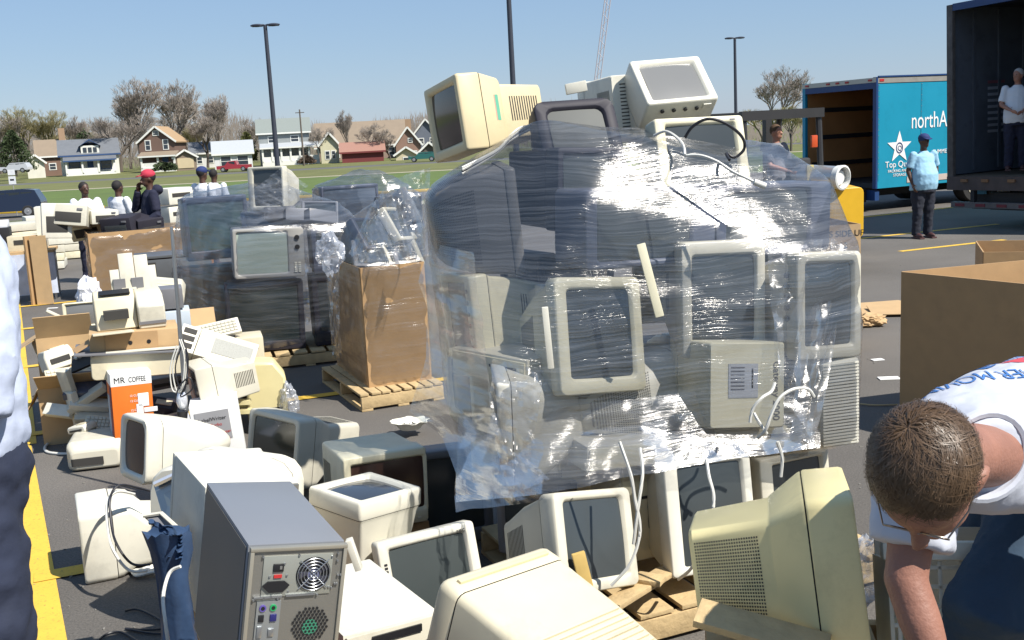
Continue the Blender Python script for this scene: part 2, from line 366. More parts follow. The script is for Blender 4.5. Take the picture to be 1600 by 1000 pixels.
# ---------------------------------------------------------------- houses
def mh(c): return mat('paint_%d_%d_%d' % tuple(int(a*100) for a in c), c, .8, var=.12, vs=1.)
ROOFG = mat('roof_grey', (.13, .14, .155), .9, var=.2, vs=1.5); ROOFT = mat('roof_tan', (.23, .18, .13), .9, var=.15, vs=1); ROOFO = mat('roof_sunlit_orange', (.34, .23, .13), .9)  # ROOFO: the orange of the sunlit roof is put into its colour
GLASSD = mat('window_glass', (.03, .04, .055), .1, spec=.9); TRIMW = mat('trim_white', (.72, .72, .68), .7)
def house(label, px, py, Y, w, d, wall_h, roof_h, wall, roof, rz=0, gable='x', wins=(), porch=None, trim=None, dormer=None, chim=None, door=None, name='house', fg=None):
    b = at(px, py, Y); rz += math.degrees(math.atan2(-b.x, b.y)); t = thing(name, label, 'house', (b.x, b.y, b.z), (0, 0, rz)); trim = trim or TRIMW
    q = MB(); q.box((0, d/2, wall_h/2-1), (w, d, wall_h+2)); q.done('wall', wall, t)
    e = .4; q = MB(); th = .22
    if gable == 'x':   # ridge runs along x, eave faces the street
        for s in (-1, 1):
            y0 = -e if s < 0 else d+e; q.loft([[V((x, y0, wall_h-.05)), V((x, y0, wall_h+th-.05)), V((x, d/2, wall_h+roof_h+th)), V((x, d/2, wall_h+roof_h))] for x in (-w/2-e, w/2+e)])
        q.done('roof', roof, t, smooth=False)
        q = MB(); q.loft([[V((x, 0, wall_h)), V((x, d, wall_h)), V((x, d/2, wall_h+roof_h))] for x in (-w/2, w/2)]); q.done('gable_wall', wall, t, smooth=False)
        q = MB(); q.box((0, -e-.03, wall_h+.02), (w+2*e, .06, .26)); q.done('fascia', trim, t)
    else:
        for s in (-1, 1):
            q.loft([[V((s*(w/2+e), y, wall_h-.25)), V((s*(w/2+e), y, wall_h-.25+th)), V((0, y, wall_h+roof_h+th)), V((0, y, wall_h+roof_h))] for y in (-e, d+e)])
        q.done('roof', roof, t, smooth=False)
        q = MB(); q.loft([[V((-w/2, y, wall_h)), V((w/2, y, wall_h)), V((0, y, wall_h+roof_h))] for y in (.02, d-.02)]); q.done('gable_wall', wall, t, smooth=False)
        for s in (-1, 1):
            a = math.atan2(roof_h+.25, w/2+e); L = sqrt((w/2+e)**2+(roof_h+.25)**2)
            q = MB(); q.box((s*(w/4+e/2), -e-.03, wall_h+roof_h/2-.0), (L, .06, .3), (0, s*a, 0)); q.done('bargeboard', trim, t)
    for (x, z, ww, hh) in wins:
        q = MB(); q.box((x, -.02, z), (ww+.3, .08, hh+.3)); f = q.done('window', trim, t)
        q = MB(); q.box((x, -.07, z), (ww, .03, hh)); q.done('pane', GLASSD, f)
        q = MB(); q.box((x, -.095, z), (ww, .02, .07)); q.done('glazing_bar', trim, f)
    if door: q = MB(); q.box((door[0], -.05, 1.05), (1.0, .08, 2.1)); q.done('door', door[1], t)
    if porch:
        pw, pd, ph, pc, pr, po, n = porch
        q = MB(); q.loft([[V((x, -pd-.3, ph)), V((x, -pd-.3, ph+.2)), V((x, 0, ph+.9)), V((x, 0, ph+.7))] for x in (pc-pw/2-.3, pc+pw/2+.3)]); q.done('porch_roof', pr, t, smooth=False)
        q = MB(); q.box((pc, -pd-.33, ph+.07), (pw+.6, .06, .25)); q.done('porch_fascia', trim, t)
        for i in range(n):
            q = MB(); q.box((pc-pw/2+.15+(pw-.3)*i/(n-1), -pd+.15, ph/2), (.3, .3, ph)); q.done('porch_column', po, t)
        q = MB(); q.box((pc, -pd/2, -.3), (pw, pd, 1.1)); q.done('porch_floor', po, t)
        if n > 2:
            for i in range(n-1):
                if i != n//2-0 or n > 4:
                    xx = pc-pw/2+.15+(pw-.3)*(i+.5)/(n-1); q = MB(); q.box((xx, -pd+.15, .62), ((pw-.3)/(n-1)-.3, .1, .75)); q.done('porch_rail', po, t)
    if dormer:
        dx, dw, dh, z = dormer
        q = MB(); q.box((dx, 1.5, z+dh/2), (dw, 3, dh)); dm = q.done('dormer', wall, t)
        q = MB(); q.loft([[V((dx-dw/2-.35, y, z+dh-.12)), V((dx, y, z+dh+dw*.3)), V((dx+dw/2+.35, y, z+dh-.12)), V((dx, y, z+dh+dw*.3+.2))] for y in (-.35, 3.2)]); q.done('dormer_roof', fg or roof, dm, smooth=False)
        for i in range(3): q = MB(); q.box((dx+(i-1)*dw*.28, -.05, z+dh*.5), (dw*.2, .06, dh*.55)); q.done('dormer_window', GLASSD, dm)
    if chim:
        q = MB(); q.box((chim[0], d*.4, wall_h+chim[1]/2), (1.1, 1.1, chim[1])); q.done('chimney', mat('chimney_brick', (.33, .22, .14), .9), t)
    return t
BLUET = mat('trim_blue', (.03, .07, .17), .6)
house('white bungalow with blue trim, blue gabled dormer and full front porch on the left', 143, 271, 190, 9.6, 9, 3.2, 2.7, mh((.66, .66, .60)), ROOFG, gable='x', trim=BLUET,
      porch=(8.2, 2.3, 2.25, 0, ROOFG, TRIMW, 4), dormer=(.2, 3.0, 1.5, 3.4), wins=((-2.6, 1.4, 1.6, 1.3), (2.6, 1.4, 1.6, 1.3)), door=(0, BLUET), fg=BLUET)
house('brown two storey house with white gable boards and sunlit orange roof side', 249, 263, 185, 6.0, 9, 4.5, 2.5, mh((.15, .095, .075)), ROOFO, gable='y', rz=-14,
      wins=((-1.5, 4.0, .7, 1.5), (1.5, 4.0, .7, 1.5), (0, 6.0, .8, .6)), porch=(5.8, 2.2, 2.0, .4, ROOFT, TRIMW, 3), door=(1.2, BLUET))
house('small tan single garage beside the brown house', 291, 263, 184, 3.6, 5, 1.9, 1.1, mh((.22, .17, .13)), ROOFT, gable='y', door=None, wins=(), name='garage')
g_ = [o for o in C.objects if o.name.startswith('garage')][-1]; q = MB(); q.box((0, -.05, .9), (2.7, .08, 1.7)); q.done('garage_door', mh((.52, .43, .28)), g_)
house('low white carport garage with pale grey roof behind the red pickup', 366, 262, 175, 6.0, 6, 2.2, 2.0, mh((.6, .6, .6)), mat('roof_pale', (.36, .38, .40), .8), wins=((-1.2, 1.1, 1.5, 1.5), (1.5, 1.1, 1.6, 1.5)), name='garage')
house('grey two storey house with long low porch roof behind the left lamp post', 447, 253, 185, 8.6, 8, 4.9, 2.4, mh((.27, .29, .29)), mat('roof_grey_green', (.20, .225, .21), .9), wins=((-2, 3.9, 1.2, .9), (1.8, 3.9, 1.2, .9), (3, 1.4, 1.2, 1.2)),
      porch=(9.6, 2.6, 2.4, .9, mat('roof_pale', (.36, .38, .40), .8), TRIMW, 7))
house('small pale yellow gabled house left of the red barn', 517, 258, 180, 3.0, 7, 3.3, 2.0, mh((.55, .52, .36)), ROOFG, gable='y', wins=((-.4, 1.7, .6, 1.2), (.6, 1.7, .5, 1.2)))
house('low red barn with faded salmon roof', 568, 258, 176, 6.8, 6, 2.1, 1.5, mh((.17, .035, .035)), mat('roof_salmon', (.30, .16, .12), .85), trim=mh((.17, .035, .035)), name='barn')
house('long tan roofed hall behind the red barn', 568, 250, 205, 17.5, 12, 2.6, 4.6, mh((.30, .22, .17)), ROOFT, wins=((-5, 1.4, 1, 1.2), (5.5, 1.4, 1, 1.2)), name='hall')
house('brick gabled hall wing with round attic window and square chimney', 640, 256, 198, 4.6, 9, 3.4, 3.2, mh((.27, .17, .13)), ROOFT, gable='y', wins=((-1, 1.6, .8, 1.3), (1, 1.6, .8, 1.3), (.4, 4.3, .6, .6)), chim=(.2, 4.8))
house('cream shed with shallow roof behind the green car', 636, 260, 174, 3.4, 5, 1.9, 1.1, mh((.52, .46, .32)), ROOFT, gable='y', name='shed', wins=((0, .9, .9, 1.0),))
house('dark garage with tan roof at the edge of the stacked pile', 672, 258, 176, 3.4, 5, 2.0, 1.6, mh((.10, .09, .08)), ROOFT, gable='y', name='garage')
house('blue grey house behind the dark garage', 668, 247, 215, 5.5, 8, 4.2, 3.4, mh((.13, .15, .19)), ROOFG, gable='y', wins=((-1, 3.4, .8, 1), (1.2, 3.4, .8, 1)))
house('small white outbuilding beside the evergreen on the left', 58, 276, 185, 2.8, 4, 2.3, 1.3, mh((.62, .60, .52)), ROOFG, gable='y', name='shed')
house('brown shed between the evergreen and the bungalow', 84, 272, 200, 5, 5, 3.2, 3.0, mh((.18, .11, .08)), ROOFT, wins=((0, 1.4, 1, 1),), chim=(2.2, 5.2), name='shed')
house('distant white house behind the bare trees', 322, 262, 200, 5, 6, 2.6, 2.0, mh((.62, .62, .60)), ROOFG, wins=((-1, 1.4, .8, 1), (1, 1.4, .8, 1)))

# ---------------------------------------------------------------- trees
BARK = mat('bark', (.115, .095, .080), .95, var=.3); TWIG = mat('twigs', (.29, .25, .215), .95, var=.3, vs=2)
TWIGY = mat('twigs_olive', (.25, .22, .11), .95, var=.3, vs=2); EVG = mat('evergreen_foliage', (.035, .055, .018), .9, var=.5, vs=3)
def tree_meshes(seed, spread=.55, depth=8, fac=.765):
    rnd = random.Random(seed); bm = [bmesh.new(), bmesh.new()]
    def cone(b, a, c, r0, r1, n):
        q = (c-a).to_track_quat('Z', 'Y').to_matrix(); f = []
        for p, r in ((a, r0), (c, r1)): f.append([b.verts.new(p+q @ V((r*cos(2*pi*i/n), r*sin(2*pi*i/n), 0))) for i in range(n)])
        for i in range(n): b.faces.new((f[0][i], f[0][(i+1) % n], f[1][(i+1) % n], f[1][i]))
    def grow(p, d, L, r, k):
        e = p+d*L; thick = k < 3
        cone(bm[0 if thick else 1], p, e, r, r*.72, 6 if thick else 3)
        if k >= depth: return
        for i in range(3 if k < depth-1 or rnd.random() < .6 else 2):
            ax = V((rnd.uniform(-1, 1), rnd.uniform(-1, 1), rnd.uniform(-.35, .55)))
            nd = (d+ax.normalized()*spread*rnd.uniform(.6, 1.35)+V((0, 0, .10))).normalized()
            grow(p+d*L*(1 if i else rnd.uniform(.5, 1)), nd, L*fac*rnd.uniform(.8, 1.12), max(r*.64, .0011), k+1)
    grow(V((0, 0, 0)), V((rnd.uniform(-.06, .06), rnd.uniform(-.06, .06), 1)), .24, .020, 0)
    out = []
    zm = max(v.co.z for v in bm[1].verts)
    for b in bm:
        for v in b.verts: v.co /= zm
        me = bpy.data.meshes.new('tree'); b.to_mesh(me); b.free(); out.append(me)
    return out
TM = [tree_meshes(s, sp) for s, sp in ((1, .46), (2, .55), (3, .38), (4, .62))]
def bare_tree(label, px, py, Y, h, k, twig=TWIG, rz=0, sx=1., grp='bare trees behind the houses'):
    b = at(px, py, Y); h *= 1.1; t = thing('bare_tree', label, 'tree', b, (0, 0, rz), grp)
    for nm, me, m in (('trunk', TM[k][0], BARK), ('crown', TM[k][1], twig)):
        me = me.copy(); me.materials.clear(); me.materials.append(m); o = bpy.data.objects.new(nm, me); C.objects.link(o); o.parent = t; o.scale = (h*sx, h*sx, h)
    return t
TS = [('tallest bare tree standing between the bungalow and the brown house', 222, 262, 205, 15.5, 0, TWIG, 1.15), ('wide bare tree rising right behind the brown house roof', 275, 262, 215, 16, 1, TWIG, 1.),
 ('leaning bare tree right of the brown house', 345, 262, 200, 12.5, 2, TWIG, 1.), ('bare tree left edge of the picture', 2, 272, 210, 11.5, 3, TWIG, 1.1),
 ('olive budding tree behind the evergreen', 52, 272, 215, 12.5, 1, TWIGY, 1.2), ('second olive budding tree left of the bungalow', 88, 272, 220, 12, 0, TWIGY, 1.1),
 ('thin grey bare tree above the bungalow roof', 135, 270, 225, 11, 2, TWIG, 1.1), ('dark bare tree just right of the bungalow', 190, 268, 198, 10.5, 3, TWIG, 1.3),
 ('bare tree between the grey trees on the left skyline', 205, 264, 235, 15, 2, TWIG, 1.), ('spreading bare tree above the garage', 305, 262, 230, 15.5, 3, TWIG, 1.), ('small bare tree beside the carport', 325, 262, 195, 9, 1, TWIG, 1.2),
 ('slim bare tree standing before the long tan roof', 548, 256, 190, 8.8, 2, TWIG, .8), ('small bare tree left of the grey house', 392, 258, 225, 9, 0, TWIG, 1.1), ('twiggy tree before the red barn end', 592, 258, 178, 6.5, 1, TWIG, 1.2),
 ('brown twiggy tree beside the pale yellow house', 503, 258, 180, 6.5, 3, TWIG, .8), ('bushy brown shrub tree in front of the brick gable', 610, 258, 182, 4.8, 0, TWIG, 1.5),
 ('low bare tree between bungalow and brown house', 168, 268, 215, 8, 0, TWIG, 1.5), ('thicket tree behind the garage roof', 312, 262, 212, 8, 2, TWIGY, 1.5), ('scrubby tree behind the left shed', 105, 272, 230, 9, 3, TWIGY, 1.4),
 ('grey bare tree behind the left evergreen', 25, 272, 235, 10.5, 2, TWIG, 1.3)]
for i, (lb, px, py, Y, h, k, tw, sx) in enumerate(TS): bare_tree(lb, px, py, Y, h, k, tw, i*67, sx)
bare_tree('broad bare tree between the right lamp post and the blue truck', 1208, 236, 120, 8.6, 1, TWIG, 20, 1.15, 'bare trees by the trucks')
bare_tree('low brown scrub tree seen through the forklift cage', 1190, 236, 112, 4.6, 3, TWIGY, 80, 1.6, 'bare trees by the trucks')
bare_tree('second scrub tree behind the forklift mast', 1236, 236, 116, 4.4, 0, TWIGY, 140, 1.5, 'bare trees by the trucks')
def evergreen(label, px, py, Y, h, wd, m=EVG, name='evergreen_tree'):
    b = at(px, py, Y); t = thing(name, label, 'tree', b); q = MB(); q.cyl((0, 0, 0), (0, 0, h*.9), .16, .03, 7)
    for k in range(16):
        a = k*2.4; z = h*(.2+.045*k); q.cyl((0, 0, z), (cos(a)*wd*.4, sin(a)*wd*.4, z+.3), .05, .015, 5)
    q.done('trunk', BARK, t)
    q = MB(); rnd = random.Random(px)
    for i in range(5200):
        u = rnd.random(); z = h*(.14+.86*u); rad = wd/2*(1-u**2.2*.9)*sqrt(rnd.uniform(.05, 1))*(.8+.35*noise.noise(V((cos(i*2.4)*2, u*5, px*.1))))
        a = rnd.uniform(0, 2*pi); c = V((cos(a)*rad, sin(a)*rad, z)); s = rnd.uniform(.10, .26); rt = Euler((rnd.uniform(-1, 1), rnd.uniform(-1, 1), a)).to_matrix()
        if noise.noise(c*.9+V((px, 0, 0))) < -.22: continue
        q.face([c+rt @ V(p) for p in ((-s, 0, -s*.5), (s, 0, -s*.3), (s*.2, s*.3, s*.8))])
    q.done('crown', m, t, smooth=False); return t
evergreen('dark round evergreen tree on the far left beyond the parked vehicles', 26, 276, 175, 7.4, 7.0)
evergreen('olive evergreen behind the carport garage', 388, 258, 185, 5.6, 4.2, mat('olive_foliage', (.09, .095, .025), .9, var=.5, vs=3))
evergreen('flat topped evergreen above the bungalow roof', 137, 262, 212, 7.6, 6.0)
evergreen('dark hedge shrub in front of the brown house porch', 258, 268, 172, 1.7, 4.6, name='shrub')
evergreen('low grey shrub beside the grey house porch', 480, 256, 178, 1.3, 3.4, mat('brown_foliage', (.12, .085, .06), .9, var=.4), name='shrub')
# distant tree line as one mass
q = MB(); rnd = random.Random(3)
for i in range(42000):
    x = rnd.uniform(-215, 30); y = rnd.uniform(225, 262); hh = 9.5+3.5*noise.noise(V((x*.045, 1, 0)))+2.5*noise.noise(V((x*.25, 4, 0))); hh *= 1 if x < -60 else .72
    z = gz(200)+rnd.random()**.8*hh; s_ = rnd.uniform(.3, 1.1)
    a = rnd.uniform(-.7, .7); q.face([V((x, y, z)), V((x+.14, y, z)), V((x+.07+a, y, z+s_*2.4))])
tag(struct(q.done('distant_wood', TWIG, smooth=False), 'stuff'), 'hazy grey brown mass of distant bare woodland along the skyline', 'woodland')
q = MB()
for i in range(4200):
    x = rnd.uniform(20, 140); y = rnd.uniform(140, 160); z = gz(150)+rnd.random()*(3+1.2*noise.noise(V((x*.1, 1, 5)))); s = rnd.uniform(.15, .55)
    a = rnd.uniform(-.6, .6); q.face([V((x, y, z)), V((x+.18, y, z)), V((x+.1+a, y, z+s*3.4))])
tag(struct(q.done('distant_wood', TWIG, smooth=False), 'stuff'), 'low brown scrub line behind the trucks', 'woodland')

# ---------------------------------------------------------------- lamp posts, pole, mast
POLE = mat('lamp_post_paint', (.035, .04, .055), .5)
def lamp(label, px, Y, ztop, two=True):
    b = at(px, 60, Y); t = thing('lamp_post', label, 'street lamp', (b.x, b.y, gz(Y)), (0, 0, 0), 'parking lot lamp posts'); H = ztop-gz(Y)
    q = MB(); q.cyl((0, 0, 0), (0, 0, H), .125, .085, 16); q.done('pole', POLE, t)
    q = MB(); q.cyl((0, 0, 0), (0, 0, .7), .3, .3, 16); q.done('concrete_base', mat('concrete', (.35, .34, .31), .9), t)
    for s in (-1, 1):
        q = MB(); q.cyl((0, 0, H-.02), (s*.12, 0, H+.02), .04); a = q.done('lamp_arm', POLE, t)
        q = MB(); q.ell((s*.36, 0, H+.0), (.30, .19, .07)); q.box((s*.36, 0, H-.035), (.46, .30, .03)); q.done('lamp_head', POLE, t)
lamp('dark double headed lamp post on the left above the grey house', 416, 48, 7.35)
lamp('tall lamp post whose head is above the picture, behind the top left monitor', 798, 42, 9.0)
lamp('dark double headed lamp post on the right near the bare tree', 1148, 70, 7.45)
b = at(475, 255, 170); t = thing('utility_pole', 'distant wooden utility pole right of the grey house roof', 'utility pole', b); q = MB(); q.cyl((0, 0, -1), (0, 0, 8.4), .16, .11); q.done('pole', BARK, t)
q = MB(); q.box((0, 0, 7.9), (1.4, .12, .12)); q.done('crossarm', BARK, t)
t = thing('lattice_mast', 'faint leaning lattice crane boom rising behind the white monitors', 'crane boom', (0, 0, 0)); MASTM = mat('mast_paint', (.42, .40, .42), .7)
a0, a1 = at(924, 200, 60), at(957, -60, 60)
for o_ in ((-.16, 0), (.16, 0), (0, .25)):
    q = MB(); q.cyl(a0+V((o_[0], o_[1], 0)), a1+V((o_[0], o_[1], 0)), .03, n=6); q.done('chord', MASTM, t)
for i in range(26):
    p = a0+(a1-a0)*i/26; p2 = a0+(a1-a0)*(i+1)/26; s = 1 if i % 2 else -1
    q = MB(); q.cyl(p+V((s*.16, 0, 0)), p2+V((-s*.16, 0, 0)), .018, n=5); q.done('lattice_bar', MASTM, t)

# ---------------------------------------------------------------- box truck, trailer, forklift, cars
TEAL = mat('truck_teal', (.012, .26, .40), .4, var=.08, vs=1.2, dirt=.25); PLY = mat('plywood_brown', (.42, .19, .065), .7, var=.3, vs=2)
RUB = mat('rubber', (.02, .02, .02), .8); ALU = mat('aluminium_trim', (.45, .43, .38), .4, .5); WHT = mat('white_print', (.80, .80, .80), .6)
DKBL = mat('trim_dark_blue', (.015, .05, .16), .45); CHAS = mat('chassis', (.018, .018, .02), .7)
def wheel(t, x, y, z, r, wd, axis='x', rim=None):
    d = V((1, 0, 0)) if axis == 'x' else V((0, 1, 0)); c = V((x, y, z))
    q = MB(); q.cyl(c-d*wd/2, c+d*wd/2, r, n=28); w_ = q.done('wheel', RUB, t, bev=.02)
    for s in (-1, 1):
        q = MB(); q.cyl(c+d*s*wd*.40, c+d*s*(wd/2+.012), r*.62, r*.60, n=24); q.cyl(c+d*s*wd/2, c+d*s*(wd/2+.04), r*.22, r*.16, n=12)
        q.done('rim', rim or mat('rim_cream', (.55, .52, .42), .5), w_)
t = thing('box_truck', 'teal box truck with open rear and northAmerican lettering and star on its side', 'truck', (7.538, 23.954, gz(24)), (0, 0, -65.6))
W_, L_, H0, H1 = 2.34, 7.2, .50, 2.86; zc, hh = (H0+H1)/2, H1-H0
q = MB(); q.box((W_/2-.03, L_/2, zc), (.06, L_, hh)); q.done('side_wall', TEAL, t)
q = MB(); q.box((-W_/2+.03, L_/2, zc), (.06, L_, hh)); q.done('side_wall', TEAL, t)
for x in (-W_/2+.07, W_/2-.07): q = MB(); q.box((x, L_/2, zc), (.02, L_-.1, hh-.1)); q.done('inner_panel', PLY, t)
q = MB(); q.box((0, L_/2, H1-.04), (W_-.122, L_, .06)); q.done('roof', ALU, t)
q = MB(); q.box((0, L_-.04, zc), (W_-.2, .06, hh-.2)); q.done('front_wall', PLY, t)
q = MB(); q.box((0, L_/2, H0+.06), (W_-.122, L_-.02, .10)); q.done('floor', CHAS, t)
for i in range(3): q = MB(); q.box((0, L_-.08, H0+.5+i*.62), (W_-.25, .03, .10)); q.done('inner_rail', CHAS, t)
for i in range(3):
    for x in (-1, 1): q = MB(); q.box((x*(W_/2-.095), L_/2, H0+.5+i*.62), (.025, L_-.3, .10)); q.done('inner_rail', CHAS, t)
for s in (-1, 1): q = MB(); q.box((s*(W_/2-.04), -.02, zc), (.10, .05, hh)); q.done('rear_post', DKBL if s > 0 else TEAL, t)
q = MB(); q.box((0, -.02, H1-.14), (W_-.18, .05, .2)); q.done('rear_header', DKBL, t)
q = MB(); q.box((0, -.048, H1-.06), (W_, .012, .10)); q.done('header_strip', ALU, t)
q = MB(); q.box((W_/2+.006, L_/2, H1-.07), (.012, L_, .12)); q.done('top_rail', ALU, t)
q = MB(); q.box((W_/2+.012, L_/2, H1+.008), (.03, L_, .03)); q.done('roof_edge', DKBL, t)
q = MB(); q.box((W_/2+.006, L_/2+.35, H0+.14), (.012, L_-1., .13)); q.done('lower_rail', mat('rail_pink', (.50, .42, .38), .6), t)
for y in (1.1, 2.2, 3.6): q = MB(); q.box((W_/2+.014, y, H0+.14), (.008, .28, .06)); q.done('side_reflector', RED, t)
for y in (.10,): q = MB(); q.box((W_/2+.014, y, H1-.07), (.012, .12, .05)); q.done('marker_lamp', RED, t)
for x in (-1.0, -.3, 0, .3, 1.0): q = MB(); q.box((x, -.06, H1-.06), (.10, .02, .04)); q.done('marker_lamp', RED, t)
q = MB(); q.box((0, L_/2, H0-.12), (.9, L_, .2)); q.done('chassis', CHAS, t)
q = MB(); q.box((0, .05, H0-.15), (W_-.1, .12, .22)); q.done('rear_bumper', DKBL, t)
q = MB(); q.box((0, -.5, .35), (1.8, .9, .3)); q.done('tail_lift', CHAS, t)
for y in (3.0,):
    for x in (-.95, .95): wheel(t, x, y, .40, .40, .30)
q = MB(); q.box((0, L_+.9, 1.1), (2.1, 1.7, 1.7), bev=.1); q.done('cab', TEAL, t)
for x in (-.95, .95): wheel(t, x, L_+.9, .40, .40, .3)
for i in range(6):
    q = MB(); q.box((W_/2+.0015, .03+i*1.22, zc), (.005, .035, hh-.32)); q.done('panel_seam', mat('truck_teal_seam', (.010, .19, .30), .45), t)
q = MB()
for i in range(6):
    for z in range(17): q.cyl((W_/2+.003, .03+i*1.22, H0+.3+z*.118), (W_/2+.009, .03+i*1.22, H0+.3+z*.118), .008, n=6)
q.done('rivets', ALU, t, stuff=True)
X = W_/2+.006
text('lettering', 'northAmerican', .50, WHT, t, (X, .95, 1.74), (90, 0, 90), .003, sx=.72)
q = MB(); pts = []
for i in range(10):
    a = pi/2+i*pi/5; r_ = .36 if i % 2 == 0 else .145; pts.append((X+.004, .62-r_*cos(a), 1.35+r_*sin(a)))
q.face(pts); q.done('star_emblem', WHT, t, smooth=False)
q = MB(); rg = lambda r, x: [V((x, .62+r*cos(a*pi/12), 1.34+r*1.2*sin(a*pi/12))) for a in range(24)]
q.loft([rg(.10, X+.009), rg(.078, X+.009)], False, False); q.done('emblem_ring', DKBL, t, smooth=False)
text('lettering', 'Q', .15, DKBL, t, (X+.008, .565, 1.285), (90, 0, 90), .002)
text('lettering', 'Top Quality', .19, WHT, t, (X, .22, .93), (90, 0, 90), .003, sx=1.0)
text('lettering', 'PACKING AND', .085, WHT, t, (X, .30, .82), (90, 0, 90), .003)
text('lettering', 'STORAGE', .085, WHT, t, (X, .45, .73), (90, 0, 90), .003)
text('lettering', 'SUMMER MOVING', .13, WHT, t, (X, 1.6, 1.16), (90, 0, 90), .003)
text('lettering', 'CO.  INC.', .13, WHT, t, (X, 2.6, .98), (90, 0, 90), .003)

DARKT = mat('trailer_black', (.016, .018, .026), .5, dirt=.4); INT = mat('trailer_inner', (.085, .10, .125), .6, var=.35, vs=1.5, dirt=.7)
t = thing('trailer', 'open backed dark trailer at the right edge with a man standing inside', 'trailer', (8.62, 18.05, gz(18)), (1, -.8, -66))
W_, L_, H0, H1 = 2.56, 10, .90, 3.92; zc, hh = (H0+H1)/2, H1-H0
for s in (-1, 1):
    q = MB(); q.box((s*(W_/2-.02), L_/2, zc), (.04, L_, hh)); q.done('side_wall', DARKT, t)
    q = MB(); q.box((s*(W_/2-.05), L_/2, zc), (.02, L_-.1, hh-.1)); q.done('inner_panel', INT, t)
    q = MB(); q.box((s*(W_/2-.04), -.03, zc), (.13, .08, hh), bev=.01); q.done('door_post', mat('scuffed_post', (.09, .08, .075), .7, var=.8, vs=9), t)
for i in range(14):
    q = MB(); q.box((-W_/2+.07, .5+i*.62, zc), (.03, .06, hh-.2)); q.done('wall_rib', INT, t)
q = MB(); q.box((0, L_/2, H1-.03), (W_-.09, L_, .05)); q.done('roof', DARKT, t)
q = MB(); q.box((0, -.03, H1-.05), (W_-.22, .07, .12)); q.done('header', DKBL, t)
q = MB(); q.box((0, L_-.04, zc), (W_-.14, .05, hh-.15)); q.done('front_wall', INT, t)
q = MB(); q.box((0, L_/2, H0-.02), (W_-.09, L_-.02, .10)); q.done('floor', mat('trailer_floor', (.10, .075, .05), .8), t)
q = MB(); q.box((0, -.03, H0-.1), (W_+.05, .09, .24)); q.done('rear_sill', mat('rusty_sill', (.075, .055, .05), .7, var=.6), t)
for x in (-.9, -.45, .1, .6, 1.0): q = MB(); q.box((x, -.09, H0-.05), (.14, .03, .05)); q.done('sill_bracket', mat('rust', (.22, .12, .06), .8), t)
q = MB(); q.box((0, .4, H0-.42), (W_-.3, .1, .34)); q.done('under_frame', CHAS, t)
q = MB(); q.box((0, 2.6, H0-.42), (1.0, 5, .3)); q.done('under_frame', CHAS, t)
q = MB(); q.box((0, -.04, .42), (W_-.15, .09, .10)); q.done('bumper_bar', mat('bumper_striped', (.12, .11, .11), .6, var=.4, vs=8), t)
for x in (-1.0, -.55, -.1, .35, .8): q = MB(); q.box((x, -.09, .42), (.20, .012, .05)); q.done('bumper_reflector', mat('faded_red', (.16, .02, .03), .6), t)
for x in (-.75, .75): q = MB(); q.box((x, -.02, .62), (.08, .08, .4)); q.done('bumper_strut', CHAS, t)
q = MB(); q.box((-.95, .33, .62), (.34, .02, .09)); q.done('side_label', mat('label_blue', (.03, .22, .36), .5), t)
q = MB(); q.box((-.42, .33, .63), (.26, .02, .12)); q.done('licence_plate', WHT, t)
q = MB(); q.box((.1, .33, .62), (.3, .02, .14)); q.done('dark_plate', mat('plate_dark', (.05, .05, .05), .5), t)
for s in (-1, 1):
    for y in (2.0, 3.2): wheel(t, s*.95, y, .48, .48, .30)
SG = mat('notice_print', (.30, .32, .36), .7)
for i in range(9):
    q = MB(); q.box((-W_/2+.066, 1.05, 2.55-i*.11), (.004, .42, .05)); q.done('wall_notice', SG if i else mat('notice_red', (.20, .07, .09), .7), t)
q = MB(); q.box((-W_/2+.066, 1.7, 2.1), (.004, .3, .25)); q.done('wall_notice', mat('notice_dark', (.03, .035, .05), .7), t)

FLK = mat('forklift_dark', (.025, .024, .024), .5); FLY = mat('forklift_yellow', (.62, .36, .015), .4, dirt=.2)
t = thing('forklift', 'forklift with black overhead guard and yellow counterweight carrying a gas cylinder', 'forklift', (4.25, 15.6, 0), (0, 0, 12))
q = MB(); q.loft([rr(1.05, .72, .08, 0, 0, .66), rr(1.05, .80, .10, .35, 0, .66), rr(.95, .7, .08, .8, 0, .6)]); o = q.done('counterweight', FLY, t, bev=.01); o.location = (.16, -.75, .05)
q = MB(); q.box((0, .6, .55), (.98, 1.5, .5), bev=.03); q.done('chassis', FLY, t)
q = MB(); q.box((0, .25, .95), (.5, .5, .18), bev=.04); q.box((0, -.02, 1.25), (.46, .12, .5), bev=.04); q.done('seat', FLK, t)
for x in (-.95, .20):
    q = MB(); q.tube([(x, -.45, .8), (x-.0, -.35, 2.12)], .045, 8); q.done('guard_post', FLK, t)
    q = MB(); q.tube([(x, 1.15, .8), (x-.0, .85, 2.12)], .045, 8); q.done('guard_post', FLK, t)
for x in (-.95, .20): q = MB(); q.box((x, .25, 2.13), (.09, 1.3, .10)); q.done('guard_rail', FLK, t)
for y in (-.37, .86): q = MB(); q.box((-.375, y, 2.14), (1.26, .10, .13)); q.done('guard_rail', FLK, t)
for i in range(5): q = MB(); q.box((-.375, -.15+i*.2, 2.16), (1.16, .05, .04)); q.done('guard_bar', FLK, t)
for x in (-.28, .28): q = MB(); q.box((x, 1.45, 1.15), (.1, .14, 2.0)); q.done('mast', FLK, t)
for x in (-.25, .25): q = MB(); q.box((x, 2.05, .08), (.12, 1.05, .05)); q.done('fork', FLK, t)
for x in (-.5, .5):
    wheel(t, x, -.2, .26, .26, .22); wheel(t, x, 1.15, .3, .3, .24)
q = MB(); q.box((.06, -.48, 1.74), (.09, .05, .17), bev=.01); q.done('tail_lamp', mat('lamp_red_orange', (.55, .08, .02), .3), t)
